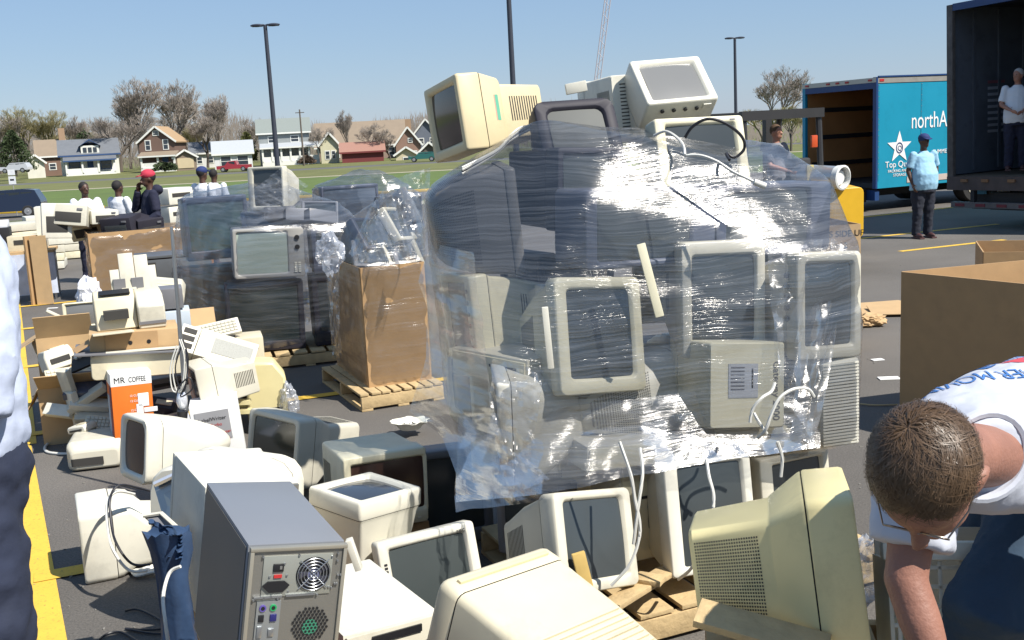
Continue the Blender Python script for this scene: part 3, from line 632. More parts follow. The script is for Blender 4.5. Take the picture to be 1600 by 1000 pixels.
q = MB(); q.box((-.02, -.5, 1.30), (.10, .05, .22)); q.done('warning_label', mat('label_yellow', (.6, .5, .2), .5), t)
p = at(1308, 277, 14.9); c2 = at(1262, 274, 15.3); gc = thing('gas_cylinder', 'silver gas cylinder lying behind the forklift guard', 'gas cylinder', p)
dv = (c2-p).normalized(); q = MB(); q.cyl((0, 0, 0), dv*.62, .155, n=28); q.ell(dv*.62, (.155, .155, .155)); q.done('tank', mat('tank_silver', (.55, .55, .55), .3, .7), gc, bev=.01)
q = MB(); rg = lambda r, k: [dv*k+dv.orthogonal().normalized()*0+(Matrix.Rotation(a*pi/14, 3, dv) @ dv.orthogonal().normalized())*r for a in range(28)]
q.loft([rg(.165, -.005), rg(.175, -.10), rg(.15, -.11), rg(.14, -.01)], False, False); q.done('collar', mat('tank_white', (.7, .7, .66), .4), gc)
q = MB(); q.cyl(-dv*.05, -dv*.0, .10, n=20); q.done('valve_guard', mat('tank_white', (.7, .7, .66), .4), gc)

def car(name, label, px, py, Y, col, L=4.6, H=1.75, rz=0, cat='car', pickup=False, group=None):
    b = at(px, py, Y); t = thing(name, label, cat, (b.x, b.y, gz(Y) if Y < 160 else b.z), (0, 0, rz), group); m = mat('car_paint_'+name+str(int(px)), col, .25, coat=.6, var=.03)
    W = 1.8; pr = [(-L/2, .4), (-L/2, .95), (-L/2+.25, H*.56), (-L*.24, H*.60), (-L*.13, H*.98), (L*.28, H), (L*.42, H*.95), (L/2-.06, H*.6), (L/2, .75), (L/2, .4)]
    if pickup: pr = [(-L/2, .4), (-L/2, .9), (-L*.25, H*.58), (-L*.14, H*.95), (L*.08, H), (L*.13, H*.62), (L/2, H*.6), (L/2, .4)]
    q = MB(); sec = lambda y, f: [V((x, y*(1 if z < H*.62 else f), z)) for x, z in pr]
    q.loft([sec(-W/2, .82), sec(-W/2+.02, .84), sec(W/2-.02, .84), sec(W/2, .82)]); q.done('body', m, t, bev=.05)
    if not pickup:
        for s in (-1, 1):
            for x0, x1 in ((-L*.15, L*.03), (L*.05, L*.22), (L*.24, L*.38)):
                q = MB(); q.box(((x0+x1)/2, s*(W/2-.135), H*.78), (x1-x0, .02, H*.24), (R(-s*10), 0, 0)); q.done('side_window', GLASSD, t)
    else:
        for s in (-1, 1): q = MB(); q.box((-L*.03, s*(W/2-.12), H*.78), (L*.18, .02, H*.25), (R(-s*8), 0, 0)); q.done('side_window', GLASSD, t)
    for x in (-L*.31, L*.31):
        for s in (-1, 1): wheel(t, x, s*(W/2-.10), .36, .36, .22, 'y', mat('rim_grey', (.4, .4, .42), .3, .6))
    for s in (-.6, .6): q = MB(); q.box((-L/2-.01, s, .75), (.04, .3, .14), bev=.02); q.done('headlight', WHT, t)
    return t
car('parked_suv', 'dark navy sport utility vehicle parked at the far left edge of the lot', 12, 330, 66, (.008, .012, .03), 4.4, 1.72, 12)
car('parked_car', 'silver car parked on the street behind the left evergreen', 26, 270, 160, (.45, .46, .48), 4.2, 1.5, 0, group=None)
car('pickup_truck', 'red pickup truck parked before the carport garage', 367, 271, 158, (.28, .02, .025), 4.8, 1.6, 0, 'pickup', True)
car('parked_car', 'dark green car parked in front of the cream shed', 662, 262, 158, (.02, .10, .08), 4.2, 1.4, 0)
b = G(22, 288, gz(70)); b = at(22, 300, 68)
t = thing('parking_sign', 'small white parking sign on a post beyond the dark vehicle', 'sign', (b.x, b.y, gz(68)))
q = MB(); q.cyl((0, 0, 0), (0, 0, 2.9), .03); q.done('post', ALU, t); q = MB(); q.box((0, -.04, 2.75), (.45, .02, .35)); q.done('upper_panel', WHT, t); q = MB(); q.box((0, -.04, 2.25), (.45, .02, .5)); q.done('lower_panel', WHT, t)
q = MB(); q.box((0, -.055, 2.28), (.25, .006, .1)); q.done('arrow_mark', BLK, t, stuff=True)

# ---------------------------------------------------------------- people
def hand(q, p, d, up, s=1.):
    p, d, up = V(p), V(d).normalized(), V(up).normalized(); x = d.cross(up).normalized()
    q.ell(p+d*.045*s, (.04*s, .02*s, .05*s), rot=d.to_track_quat('Z', 'Y').to_euler())
    for i, (o, L) in enumerate(((-.03, .062), (-.01, .075), (.01, .07), (.03, .055))):
        b_ = p+d*.08*s+x*o*s; q.tube([b_, b_+d*L*.5*s, b_+(d*L*.9-up*.018)*s, b_+(d*L*1.05-up*.035)*s], .0095*s, 6, .007*s)
    b_ = p+d*.02*s-x*.035*s; q.tube([b_, b_+(d*.03-x*.028)*s, b_+(d*.06-x*.032)*s], .012*s, 6, .009*s)
def person(label, loc, rz, h=1.78, shirt=CWHT, pants=CJEAN, skin=SKIND, hair='short', cap=None, pose='stand', head_turn=0, belly=1., long_sleeve=False, hood=False, shoes=True, group=None):
    t = thing('person', label, 'person', loc, (0, 0, rz), group); s = h/1.78; S = lambda *a: [V(p)*s for p in a]
    hip = .93; sh = 1.45; bw = .17*belly
    arms = {'stand': [[(-.20, 0, sh), (-.27, .04, 1.18), (-.24, -.05, .95)], [(.20, 0, sh), (.30, .06, 1.20), (.21, -.06, .99)]],
            'walkie': [[(-.20, 0, sh), (-.25, -.20, 1.22), (-.08, -.16, 1.50)], [(.20, 0, sh), (.26, .02, 1.15), (.22, -.20, .98)]],
            'busy': [[(-.20, 0, sh), (-.26, -.06, 1.17), (-.12, -.30, 1.08)], [(.20, 0, sh), (.26, -.06, 1.17), (.10, -.30, 1.06)]]}[pose]
    # body: one continuous surface
    q = MB()
    q.loft([[V((a*cos(k*pi/8), b_*sin(k*pi/8)+y, z))*s for k in range(16)] for z, a, b_, y in ((.86, .15, .11, 0), (.95, .16, .12, 0), (1.1, .14*belly, .10*belly, -.01), (1.3, .16, .11, 0), (1.44, .15, .09, 0), (1.50, .06, .055, 0), (1.56, .052, .052, 0), (1.60, .05, .05, 0))])
    hd = Matrix.Rotation(R(head_turn), 3, 'Z'); hc = V((0, -.01, 1.66))
    def hp(p): return (hc+hd @ V(p))*s
    q.ell(hp((0, 0, .02)), (.077*s, .095*s, .105*s), 18, 12, rot=(0, 0, R(head_turn))); q.ell(hp((0, -.03, -.05)), (.058*s, .062*s, .062*s), rot=(0, 0, R(head_turn)))
    q.cyl(hp((0, -.09, .015)), hp((0, -.112, -.022)), .009*s, .017*s); q.ell(hp((0, -.088, -.055)), (.024*s, .012*s, .012*s))
    for e in (-1, 1): q.ell(hp((e*.079, .005, 0)), (.010*s, .020*s, .032*s), 8, 6)
    for e, A in zip((-1, 1), arms):
        q.tube(S(A[0], (V(A[0])+V(A[1]))/2, A[1]), [.052*s, .048*s, .042*s], 10); q.tube(S(A[1], (V(A[1])+V(A[2]))/2, A[2]), [.042*s, .038*s, .028*s], 10)
        d = V(A[2])-V(A[1]); hand(q, V(A[2])*s, d, (e, 0, .1), s)
        q.tube(S((e*.09, 0, hip), (e*.10, -.01, .5), (e*.11, .02, .08)), [.085*s, .06*s, .045*s], 12)
    q.done('body', skin, t, remesh=.011)
    for e in (-1, 1):
        q = MB(); q.ell(hp((e*.03, -.088, .022)), (.011*s, .006*s, .006*s), 8, 6); q.done('eye', mat('eye_dark', (.02, .015, .012), .2), t)
    q = MB()   # shirt
    zt = .84
    q.loft([[V((a*cos(k*pi/8), b_*sin(k*pi/8)+y, z))*s for k in range(16)] for z, a, b_, y in ((zt, .185*belly, .14*belly, 0), (.95, .19*belly, .15*belly, -.02*belly), (1.12, .18*belly, .145*belly, -.03*belly), (1.3, .195, .135, -.01), (1.42, .19, .11, 0), (1.485, .09, .075, 0), (1.51, .07, .068, 0))])
    for e, A in zip((-1, 1), arms):
        a0_, a1_ = V(A[0]), V(A[1]); en = a0_+(a1_-a0_)*.82
        q.ell(a0_*s, (.066*s, .066*s, .066*s)); q.tube([a0_*s, (a0_+en)/2*s, en*s], [.066*s, .068*s, .070*s], 12)
        if long_sleeve: q.tube(S(a0_+(a1_-a0_)*.7, a1_, (a1_+V(A[2]))/2, V(A[2])), [.07*s, .066*s, .058*s, .048*s], 12)
    if hood: q.ell(V((0, .10, 1.50))*s, (.11*s, .09*s, .08*s))
    q.done('hoodie' if hood else 'shirt', shirt, t, remesh=.012, noise_d=(.012, .07))
    q = MB()   # trousers
    q.loft([[V((a*cos(k*pi/8), b_*sin(k*pi/8), z))*s for k in range(16)] for z, a, b_ in ((.80, .17*belly, .14*belly), (.9, .178*belly, .142*belly), (1.0, .165*belly, .13*belly))])
    for e in (-1, 1): q.tube(S((e*.09, 0, hip-.04), (e*.105, -.005, .68), (e*.11, -.01, .45), (e*.115, .01, .2), (e*.12, .01, .06)), [.115*s*belly**.5, .10*s*belly**.5, .085*s, .078*s, .078*s], 14)
    q.done('trousers', pants, t, remesh=.015, noise_d=(.03, .08))
    for e in (-1, 1):
        q = MB(); q.ell(V((e*.12, -.05, .05))*s, (.05*s, .13*s, .05*s)); q.box(V((e*.12, -.05, .015))*s, (.095*s, .26*s, .03*s), bev=.01); q.done('shoe', mat('shoe_dark_red', (.07, .03, .03), .5), t)
    hc_ = {'short': mat('hair_black', (.012, .01, .01), .8), 'grey': mat('hair_grey', (.45, .42, .40), .8), 'brown': mat('hair_brown', (.09, .05, .025), .8)}[hair]
    q = MB(); q.ell(hp((0, .018, .045)), (.086*s, .098*s, .098*s), 16, 10, rot=(R(12), 0, R(head_turn))); q.done('hair', hc_, t, remesh=.012)
    if cap:
        q = MB(); q.ell(hp((0, .004, .07)), (.096*s, .108*s, .082*s), 18, 10, rot=(0, 0, R(head_turn))); cp = q.done('cap', cap, t, remesh=.010)
        q = MB(); q.loft([[hp((x, y, z)) for x, y, z in ((-.07, -.07, .066+o), (.07, -.07, .066+o), (.055, -.15, .045+o), (0, -.175, .04+o), (-.055, -.15, .045+o))] for o in (0, .01)]); q.done('cap_peak', cap, cp)
    return t
CAPB = mat('cap_navy', (.015, .03, .12), .8); CAPR = mat('cap_red', (.45, .03, .06), .8)
g = G(1441, 372)
person('heavy man in light blue polo shirt and navy cap standing before the teal truck', (g.x, g.y, 0), 14, 1.70, CBLU, mat('cloth_black_jeans', (.015, .018, .03), .9, bump=.4, bs=12), SKIND, 'short', CAPB, 'stand', belly=1.32)
p = at(1583, 275, 18.0)
person('bald grey haired man in white polo shirt standing inside the dark trailer', (p.x+.25, 18.45, .99), -25, 1.72, CWHT, CNAV, SKIN, 'grey', None, 'busy', head_turn=-35, belly=1.2)
g = at(1213, 300, 15.6); person('driver sitting in the forklift behind the wrapped pile', (g.x, g.y, .33), 40, 1.66, mat('cloth_grey', (.2, .2, .22), .9), CJEAN, SKIN, 'brown', None, 'busy')
g = G(152, 446); person('dark haired man in white shirt, leftmost of the three workers behind the wide carton', (-6.9, 17.5, 0), 30, 1.64, CWHT, CNAV, SKIND, 'short', None, 'busy', head_turn=20)
person('man in white shirt seen from behind between the other two workers', (-6.28, 17.3, 0), 150, 1.64, CWHT, CNAV, SKIND, 'short', None, 'busy')
g = at(258, 400, 16.2); person('man in navy hooded top and red and blue cap holding a hand to his face', (g.x-.02, 15.9, 0), -62, 1.80, CNAV, mat('cloth_black_jeans', (.015, .018, .03), .9), SKIND, 'short', CAPR, 'walkie', hood=True, long_sleeve=True)
g = at(318, 300, 19); person('man with dark cap beyond the wrapped televisions, larger of two distant heads', (g.x, 19, -.02), 150, 1.78, CWHT, CNAV, SKIND, 'short', CAPB, 'stand')
g = at(336, 300, 21); person('person with dark hair beyond the wrapped televisions, smaller of two distant heads', (g.x, 21, -.02), 170, 1.70, CWHT, CNAV, SKIND, 'short', None, 'stand')

# near man bending, lower right
t = thing('person', 'man with brown hair and glasses bending over in a white moving company shirt', 'person', (1.35, 2.9, 0))
base = V((1.35, 2.9, 0)); wp = lambda px, py, Y: at(px, py, Y)-base
HC = wp(1447, 742, 1.86)       # skull centre
NK = wp(1545, 712, 2.08); CH = wp(1560, 690, 2.30); WA = wp(1640, 655, 2.62); PV = wp(1665, 705, 2.85)
fwd = (wp(1425, 850, 1.82)-HC).normalized()    # face direction, down the picture
upv = (HC-NK).normalized()
xx = fwd.cross(upv).normalized(); upv = xx.cross(fwd).normalized()
HM = Matrix((xx, -fwd, upv)).transposed()      # local: x right, -y face, z crown
hq = HM.to_euler(); hp = lambda p: HC+HM @ V(p)
q = MB(); q.ell(hp((0, .0, .0)), (.083, .102, .110), 24, 16, rot=hq); q.ell(hp((0, -.035, -.07)), (.062, .066, .07), rot=hq)
q.cyl(hp((0, -.098, -.0)), hp((0, -.125, -.042)), .011, .020); q.ell(hp((0, -.098, -.075)), (.028, .014, .013), rot=hq); q.ell(hp((0, -.085, .02)), (.05, .018, .014), rot=hq)
for e in (-1, 1): q.ell(hp((e*.088, .012, -.018)), (.010, .024, .036), 10, 8, rot=hq); q.ell(hp((e*.093, .022, -.016)), (.012, .012, .030), 8, 6, rot=hq)
q.tube([hp((0, .04, -.06)), (hp((0, .05, -.06))+NK)/2, NK, CH], [.062, .062, .07, .10], 16)
SL = wp(1440, 728, 2.14); EL = wp(1415, 905, 2.06); WR = wp(1462, 1040, 1.98)
SR = wp(1760, 760, 2.25); ER = wp(1790, 960, 2.15); WR2 = wp(1640, 1090, 1.98)
for A in ((SL, EL, WR), (SR, ER, WR2)):
    q.tube([A[0], (A[0]+A[1])/2, A[1], (A[1]+A[2])/2, A[2]], [.06, .055, .046, .044, .033], 14); hand(q, A[2], A[2]-A[1], (0, -1, .2), 1.05)
    q.tube([CH, A[0]], [.09, .06], 12)
q.tube([CH, WA, PV], [.14, .14, .14], 16)
for dx in (-.13, .13): q.tube([PV+V((dx, 0, 0)), V((PV.x+dx*1.2, PV.y+.05, .55)), V((PV.x+dx*1.3, PV.y+.1, .07))], [.09, .06, .05], 12)
q.done('body', mat('skin_near_shaded', (.27, .125, .085), .55, bump=.2, bs=120, var=.25, vs=18), t, remesh=.008)  # skin darkened so its colour carries the deep shade on arm and face
# shirt
q = MB()
def ring(c, ax, ay, rx, ry, n=22): return [c+ax*rx*cos(2*pi*k/n)+ay*ry*sin(2*pi*k/n) for k in range(n)]
ax = V((1, .12, .02)).normalized(); ay0 = V((0, .55, .83)).normalized()
prof = [(wp(1548, 718, 2.03), .085, .085, V((.1, .2, .98))), (wp(1556, 716, 2.09), .13, .11, V((0, .35, .93))), (wp(1560, 706, 2.18), .245, .135, V((0, .45, .9))), (wp(1585, 675, 2.32), .275, .150, V((0, .45, .9))),
        (wp(1622, 655, 2.50), .27, .16, V((0, .4, .92))), (wp(1652, 668, 2.70), .24, .165, V((0, .5, .87))), (wp(1668, 720, 2.86), .225, .17, V((0, .7, .7)))]
q.loft([ring(c, ax, ay.normalized(), rx, ry) for c, rx, ry, ay in prof])
for A in ((SL, EL), (SR, ER)):
    en = A[0]+(A[1]-A[0])*.72
    q.ell(A[0]+V((0, .02, .0)), (.09, .10, .095)); q.tube([A[0]+V((.02, .02, .02)), (A[0]+en)/2, en], [.094, .092, .088], 16)
    q.tube([CH+V((0, 0, .02)), A[0]+V((0, .02, .0))], [.12, .09], 14)
shirt_o = q.done('shirt', mat('cloth_white_shirt', (.47, .49, .55), .9, bump=.6, bs=9, var=.05), t, remesh=.011, noise_d=(.016, .07))
q = MB(); rings = []
nd = (HC-NK).normalized()
for k, (r1, r2) in enumerate(((.088, .010), (.090, .012))):
    pass
cc = wp(1540, 712, 2.035); q2 = [cc+(ax*cos(a)*.088+V((.1, .25, .96))*sin(a)*.086) for a in [2*pi*i/28 for i in range(29)]]
q.tube(q2, .011, 8); q.done('collar', mat('cloth_white_shirt', (.60, .62, .68), .9), t)
q = MB()
q.loft([ring(c, ax, V((0, -.3, .95)) if i else V((0, .5, .86)), rx, ry) for i, (c, rx, ry) in enumerate(((PV+V((0, .02, .03)), .20, .17), (PV+V((0, .06, -.08)), .215, .17), (PV+V((0, .08, -.2)), .20, .16)))])
for dx in (-.12, .12): q.tube([PV+V((dx, .03, -.08)), V((PV.x+dx*1.5, PV.y+.02, .75)), V((PV.x+dx*1.8, PV.y+.1, .42)), V((PV.x+dx*1.9, PV.y+.12, .06))], [.135, .12, .095, .09], 16)
LG = wp(1545, 960, 2.45); q.tube([PV+V((-.08, 0, -.05)), (PV+LG)/2+V((0, -.03, 0)), LG, V((LG.x-.02, LG.y+.1, .5)), V((LG.x-.02, LG.y+.2, .06))], [.14, .135, .12, .10, .09], 16)
q.done('jeans', mat('cloth_blue_jeans', (.025, .05, .085), .9, bump=.6, bs=16, var=.35, vs=8), t, remesh=.013, noise_d=(.02, .06))
for dx in (-.2, .2): q = MB(); q.ell(V((PV.x+dx, PV.y+.0, .05)), (.055, .14, .05)); q.done('shoe', BLK, t)
# glasses
GLM = mat('glasses_wire', (.25, .22, .2), .3, .9); q = MB()
for e in (-1, 1):
    q.tube([hp((e*.035+.026*cos(a), -.106, -.004+.018*sin(a))) for a in [2*pi*i/16 for i in range(17)]], .0018, 5); q.tube([hp((e*.061, -.104, 0)), hp((e*.086, -.05, 0)), hp((e*.092, .02, -.005))], .0018, 5)
q.tube([hp((-.01, -.108, 0)), hp((.01, -.108, 0))], .0018, 5); q.done('glasses', GLM, t, stuff=True)
# hair cap + strands from the crown
HAIRM = mat('hair_brown_near', (.10, .060, .030), .55, var=.55, vs=30); q = MB(); q.ell(hp((0, .018, .018)), (.092, .108, .112), 24, 16, rot=hq); hb = q.done('hair', HAIRM, t, remesh=.009)
q = MB(); rnd = random.Random(5); bmh = q.bm
for i in range(13000):
    u = rnd.random(); th = u**.6*1.9; ph = rnd.uniform(0, 2*pi)
    if cos(ph) < 0 and th > 1.15 and abs(sin(ph)) < .8 and rnd.random() < .9: th *= .62   # keep the forehead clear
    pts = []
    sw = rnd.uniform(-.15, .45); L = rnd.uniform(.3, .75)
    for k in range(6):
        a = th+L*k/5; b_ = ph+.5*sin(th*2)+sw*k/5+.9*(th+L*k/5)+(.35+.25*k/5)*noise.noise(V((cos(ph)*3.2, sin(ph)*3.2, th*3)))
        r_ = 1.005+.05*sin(pi*min(1, k/5+.1))*rnd.uniform(.2, 1.3)-.012*k/5+.06*max(0, noise.noise(V((cos(ph)*4, sin(ph)*4, th*4+5))))
        # crown axis tilted back
        d = V((sin(a)*sin(b_), -sin(a)*cos(b_), cos(a))); d = Matrix.Rotation(R(-25), 3, 'X') @ d
        pts.append(hp((d.x*.092*r_, .018+d.y*.108*r_, .018+d.z*.112*r_)))
    wv = (pts[-1]-pts[0]).cross(pts[2]-HC).normalized()*rnd.uniform(.0006, .0013)
    prev = None
    for k, p in enumerate(pts):
        ww = wv*(1-k/6); pr = (bmh.verts.new(p-ww), bmh.verts.new(p+ww))
        if prev: bmh.faces.new((prev[0], prev[1], pr[1], pr[0]))
        prev = pr
for i in range(1000):   # loose locks standing off the head
    th = rnd.uniform(.1, 1.75); ph = rnd.uniform(0, 2*pi); pts = []; L = rnd.uniform(.35, .7); tw = rnd.uniform(-1.6, 1.6); lift = rnd.uniform(.01, .09)
    if cos(ph) < 0 and th > 1.25: th *= .7
    for k in range(6):
        a = th+L*k/5; b_ = ph+tw*k/5*.5; r_ = 1.02+lift*sin(pi*k/6.5); d = V((sin(a)*sin(b_), -sin(a)*cos(b_), cos(a))); d = Matrix.Rotation(R(-25), 3, 'X') @ d
        pts.append(hp((d.x*.094*r_, .018+d.y*.110*r_, .018+d.z*.114*r_)))
    wv = (pts[-1]-pts[0]).cross(pts[2]-HC).normalized()*rnd.uniform(.0005, .0010); prev = None
    for k, p in enumerate(pts):
        pr = (bmh.verts.new(p-wv*(1-k/6)), bmh.verts.new(p+wv*(1-k/6)))
        if prev: bmh.faces.new((prev[0], prev[1], pr[1], pr[0]))
        prev = pr
q.done('hair_strands', mat('hair_strand', (.10, .06, .032), .45, var=.6, vs=45), hb, stuff=True)
# shirt print, conformed to the back by ray casting
dgp = bpy.context.evaluated_depsgraph_get()
def conform(name, me_verts, faces, m, org, ux, uy, bvh):
    vs = []; ok = []; nrm = ux.cross(uy).normalized()
    for x, y in me_verts:
        p = org+ux*x+uy*y; hit = bvh.ray_cast(p+nrm*.5, -nrm)
        vs.append(tuple((hit[0]+nrm*.0025) if hit[0] else p)); ok.append(bool(hit[0]))
    me = bpy.data.meshes.new(name); me.from_pydata(vs, [], [f for f in faces if all(ok[i] for i in f)]); me.materials.append(m); o = bpy.data.objects.new(name, me); C.objects.link(o); o.parent = t; o['kind'] = 'stuff'; return o
bpy.context.view_layer.update(); dgp = bpy.context.evaluated_depsgraph_get(); ev = shirt_o.evaluated_get(dgp)
bvh = BVHTree.FromPolygons([v.co.copy() for v in ev.data.vertices], [tuple(p.vertices) for p in ev.data.polygons])
def flat_text(s, size):
    cu = bpy.data.curves.new('t', 'FONT'); cu.body = s; cu.size = size; cu.align_x = 'CENTER'; cu.resolution_u = 3; o = bpy.data.objects.new('t', cu); C.objects.link(o)
    me = bpy.data.meshes.new_from_object(o.evaluated_get(bpy.context.evaluated_depsgraph_get())); bpy.data.objects.remove(o)
    b2 = bmesh.new(); b2.from_mesh(me)
    for _ in range(2): bmesh.ops.subdivide_edges(b2, edges=[e for e in b2.edges if e.calc_length() > .012], cuts=1)
    bmesh.ops.triangulate(b2, faces=b2.faces); b2.verts.index_update()
    return [(v.co.x, v.co.y) for v in b2.verts], [tuple(v.index for v in f.verts) for f in b2.faces]
PRB = mat('print_blue', (.05, .16, .42), .7); PRR = mat('print_red', (.50, .06, .08), .7)
ux, uy = V((-1, -.08, 0)).normalized(), V((0, -.85, -.35)).normalized()
def pr(name, s, size, px, py, Y, m, squash=1.):
    vs, fs = flat_text(s, size); conform(name, [(x, y*squash) for x, y in vs], fs, m, wp(px, py, Y), ux, uy, bvh)
pr('shirt_print', 'SUMMER MOVING', .052, 1540, 596, 2.38, PRB, 1.5)
pr('shirt_print', 'northAmerican', .046, 1550, 562, 2.55, PRB, 1.4)
def blob(pts, px, py, Y, m):
    n = len(pts); vs = [(0, 0)]+pts; conform('shirt_print', vs, [(0, i+1, (i+1) % n+1) for i in range(n)], m, wp(px, py, Y), ux, uy, bvh)
hf = lambda s, rx, ry, o: [(rx*cos(a), o+s*ry*sin(a)) for a in [pi*i/12 for i in range(13)]]
blob(hf(1, .052, .028, .006), 1520, 573, 2.48, PRB); blob(hf(-1, .052, .028, -.006), 1520, 573, 2.48, PRB)
blob([(-.005, -.03), (-.07, -.045), (-.10, 0), (-.07, .045), (-.04, .03), (-.06, 0)], 1572, 573, 2.48, PRR)
blob([(0, .004), (-.03, .02), (-.03, .004)], 1553, 573, 2.48, PRR)

# near person cut by the left edge
tl = thing('person', 'person in white shirt and dark jeans cut off by the left edge', 'person', (-1.62, 2.95, 0)); bl = V((-1.62, 2.95, 0)); lp = lambda px, py, Y=2.95: at(px, py, Y)-bl
q = MB(); hx = lambda c, rx, ry, n=20: [c+V((rx*cos(2*pi*k/n), ry*sin(2*pi*k/n), 0)) for k in range(n)]
q.loft([hx(lp(x, y), r, r*.75) for x, y, r in ((-122, 330, .06), (-112, 350, .16), (-110, 420, .235), (-110, 520, .245), (-104, 620, .25), (-100, 690, .26), (-100, 712, .255))])
q.tube([lp(-60, 395, 2.9), lp(-40, 470, 2.86), lp(-24, 560, 2.82), lp(-22, 650, 2.8)], [.085, .085, .088, .07], 14)
q.done('shirt', mat('cloth_pale_blue', (.46, .51, .64), .9, bump=.6, bs=9, var=.08), tl, remesh=.015, noise_d=(.035, .10))
q = MB(); q.tube([lp(-60, 395, 2.9), lp(-30, 540, 2.82), lp(-30, 640, 2.8), lp(-70, 720, 2.76)], [.05, .045, .045, .035], 12); hand(q, lp(-70, 720, 2.76), (-.3, -.1, -1), (0, -1, 0)); q.ell(lp(-105, 230), (.08, .1, .12)); q.tube([lp(-105, 260), lp(-105, 360)], .055, 12)
q.tube([lp(-95, 400), lp(-95, 700)], .15, 14)
for dx in (-130, -55): q.tube([lp(dx, 700), lp(dx-20, 1400)], [.08, .05], 12)
q.done('body', SKIN, tl, remesh=.012)
q = MB(); q.ell(lp(-105, 222), (.092, .112, .125)); q.done('hair', mat('hair_black', (.012, .01, .01), .8), tl, remesh=.012)
q = MB(); q.loft([hx(lp(x, y), r, r*.8) for x, y, r in ((-92, 690, .235), (-88, 740, .24), (-86, 800, .235))])
q.tube([lp(-65, 770, 2.9), lp(-38, 880, 2.88), lp(-12, 1000, 2.86), lp(-5, 1120, 2.86), lp(5, 1390, 2.9)], [.155, .14, .125, .11, .10], 16); q.tube([lp(-130, 770, 3.0), lp(-140, 1000, 3.0), lp(-150, 1390, 3.0)], [.14, .12, .10], 16)
q.done('jeans', mat('cloth_dark_jeans', (.016, .022, .045), .9, bump=.6, bs=14, var=.5, vs=7), tl, remesh=.015, noise_d=(.04, .09))

# ---------------------------------------------------------------- main pile: pallet, monitors, film
GP = 'monitors wrapped on the big pallet'
pallet('big pallet carrying the tall wrapped stack of monitors', (.72, 4.72, 0), (0, 0, 23), 1.5, 1.25, lvl=1)
monitor('cream monitor with rainbow sticker on its side tipped at the top left', ((-.270, 5.103, 2.137), (2.3, -8.8, -62.4), (.383, .47, .357)), 'tan', 'step', (.13, .12, .12, .15), mat('screen_dark_reflect', (.035, .022, .022), .1, spec=.9, var=.8, vs=14), .25, 'right top', 0, group=GP)
m1 = [o for o in C.objects if o.name.startswith('crt_monitor')][0]
for i, c in enumerate(((.62, .30, .22), (.35, .45, .42), (.55, .28, .22), (.12, .40, .26))):
    q = MB(); q.face([V((.181-i*.003, .14+i*.018, .07)), V((.178-i*.003, .158+i*.018, .07)), V((.178-i*.003, .158+i*.018, -.05)), V((.181-i*.003, .14+i*.018, -.05))]); q.done('sticker', mat('sticker_%d' % i, c, .4), m1, smooth=False)
    o_ = bpy.data.objects[-1] if False else None
monitor('dark grey monitor leaning back where the film ends at the summit', ((.354, 4.79, 2.011), (-27.7, -1.1, 14.5), (.382, .44, .418)), 'dark', 'taper', (.16, .16, .12, .2), mat('screen_matt', (.10, .105, .10), .55, spec=.2), .28, 'top', 0, .06, group=GP)
monitor('white monitor seen from behind beside the dark monitor at the summit', ((.58, 5.78, 2.14), (3, 2, 196), (.35, .46, .33)), 'white', 'box', vents='back side', btn=0, group=GP)
q = MB(); q.box((0, 0, 0), (.10, .06, .05), bev=.004); o = q.done('small_box', PL['white']); o.location = at(900, 137, 5.15); o.rotation_euler = (0, R(-8), 0); tag(o, 'small white plastic piece lying behind the dark monitor at the summit', 'plastic piece')
monitor('white monitor with sunlit screen tipped skyward on the very top of the stack', ((.841, 5.212, 2.273), (-41.5, -2.5, 15.9), (.373, .36, .290)), 'white', 'box', (.12, .13, .12, .12), SCRG, .5, 'side', 0, group=GP)
m4 = [o for o in C.objects if o.name.startswith('crt_monitor')][-1]
for i in range(4): q = MB(); q.cyl((-.10+.06*i, .05, -.148), (-.10+.06*i, .05, -.155), .010, n=10); q.done('knob', BLK, m4)
q = MB(); q.box((.13, .04, -.15), (.04, .03, .008)); q.done('power_switch', PL['white'], m4)
monitor('cream monitor half covered by film below the topmost white monitor', ((.883, 4.70, 1.905), (-14, .2, 16.4), (.435, .42, .377)), 'cream', 'taper', (.13, .12, .10, .15), SCR, .25, 'side', 0, logo=True, group=GP)
monitor('beige switch panel of a monitor just right of the cream monitor near the black cable', ((1.09, 4.95, 1.83), (-5, 0, 30), (.12, .3, .22)), 'cream', 'box', (.2, .2, .2, .2), vents='', btn=0, group=GP)
t_ = monitor('large dark television with its screen up against the film, left one under the bright glare', ((.615, 4.46, 1.635), (.5, 2, 26.3), (.66, .52, .33)), 'blueg', 'taper', (.1, .2, .1, .1), SCR, .5, 'top', 0, group=GP, name='television', cat='television')
monitor('large dark blue television at the right shoulder of the stack', ((1.21, 4.76, 1.615), (.5, 2, 26.3), (.66, .50, .32)), 'blueg', 'taper', (.1, .2, .1, .1), SCR, .5, 'top', 0, group=GP, name='television', cat='television')
monitor('dark round backed monitor with fine vent mesh bulging at the upper left of the stack', ((.03, 4.80, 1.69), (-4, -3, -262), (.44, .38, .47)), 'darkmid', 'bulge', vents='gridl gridr gridt', btn=0, group=GP, shell=.12)
monitor('dark box shaped monitor under the dark summit monitor, side to the camera', ((.36, 4.62, 1.80), (0, 3, 26), (.30, .5, .36)), 'dark', 'box', vents='', btn=0, group=GP)
monitor('portrait turned beige monitor in the middle of the stack above the labelled white back', ((.907, 4.435, 1.317), (-3, 1.8, 12), (.384, .45, .494)), 'grey', 'taper', (.14, .13, .13, .12), SCR, .18, 'side', 0, .03, logo=False, group=GP)
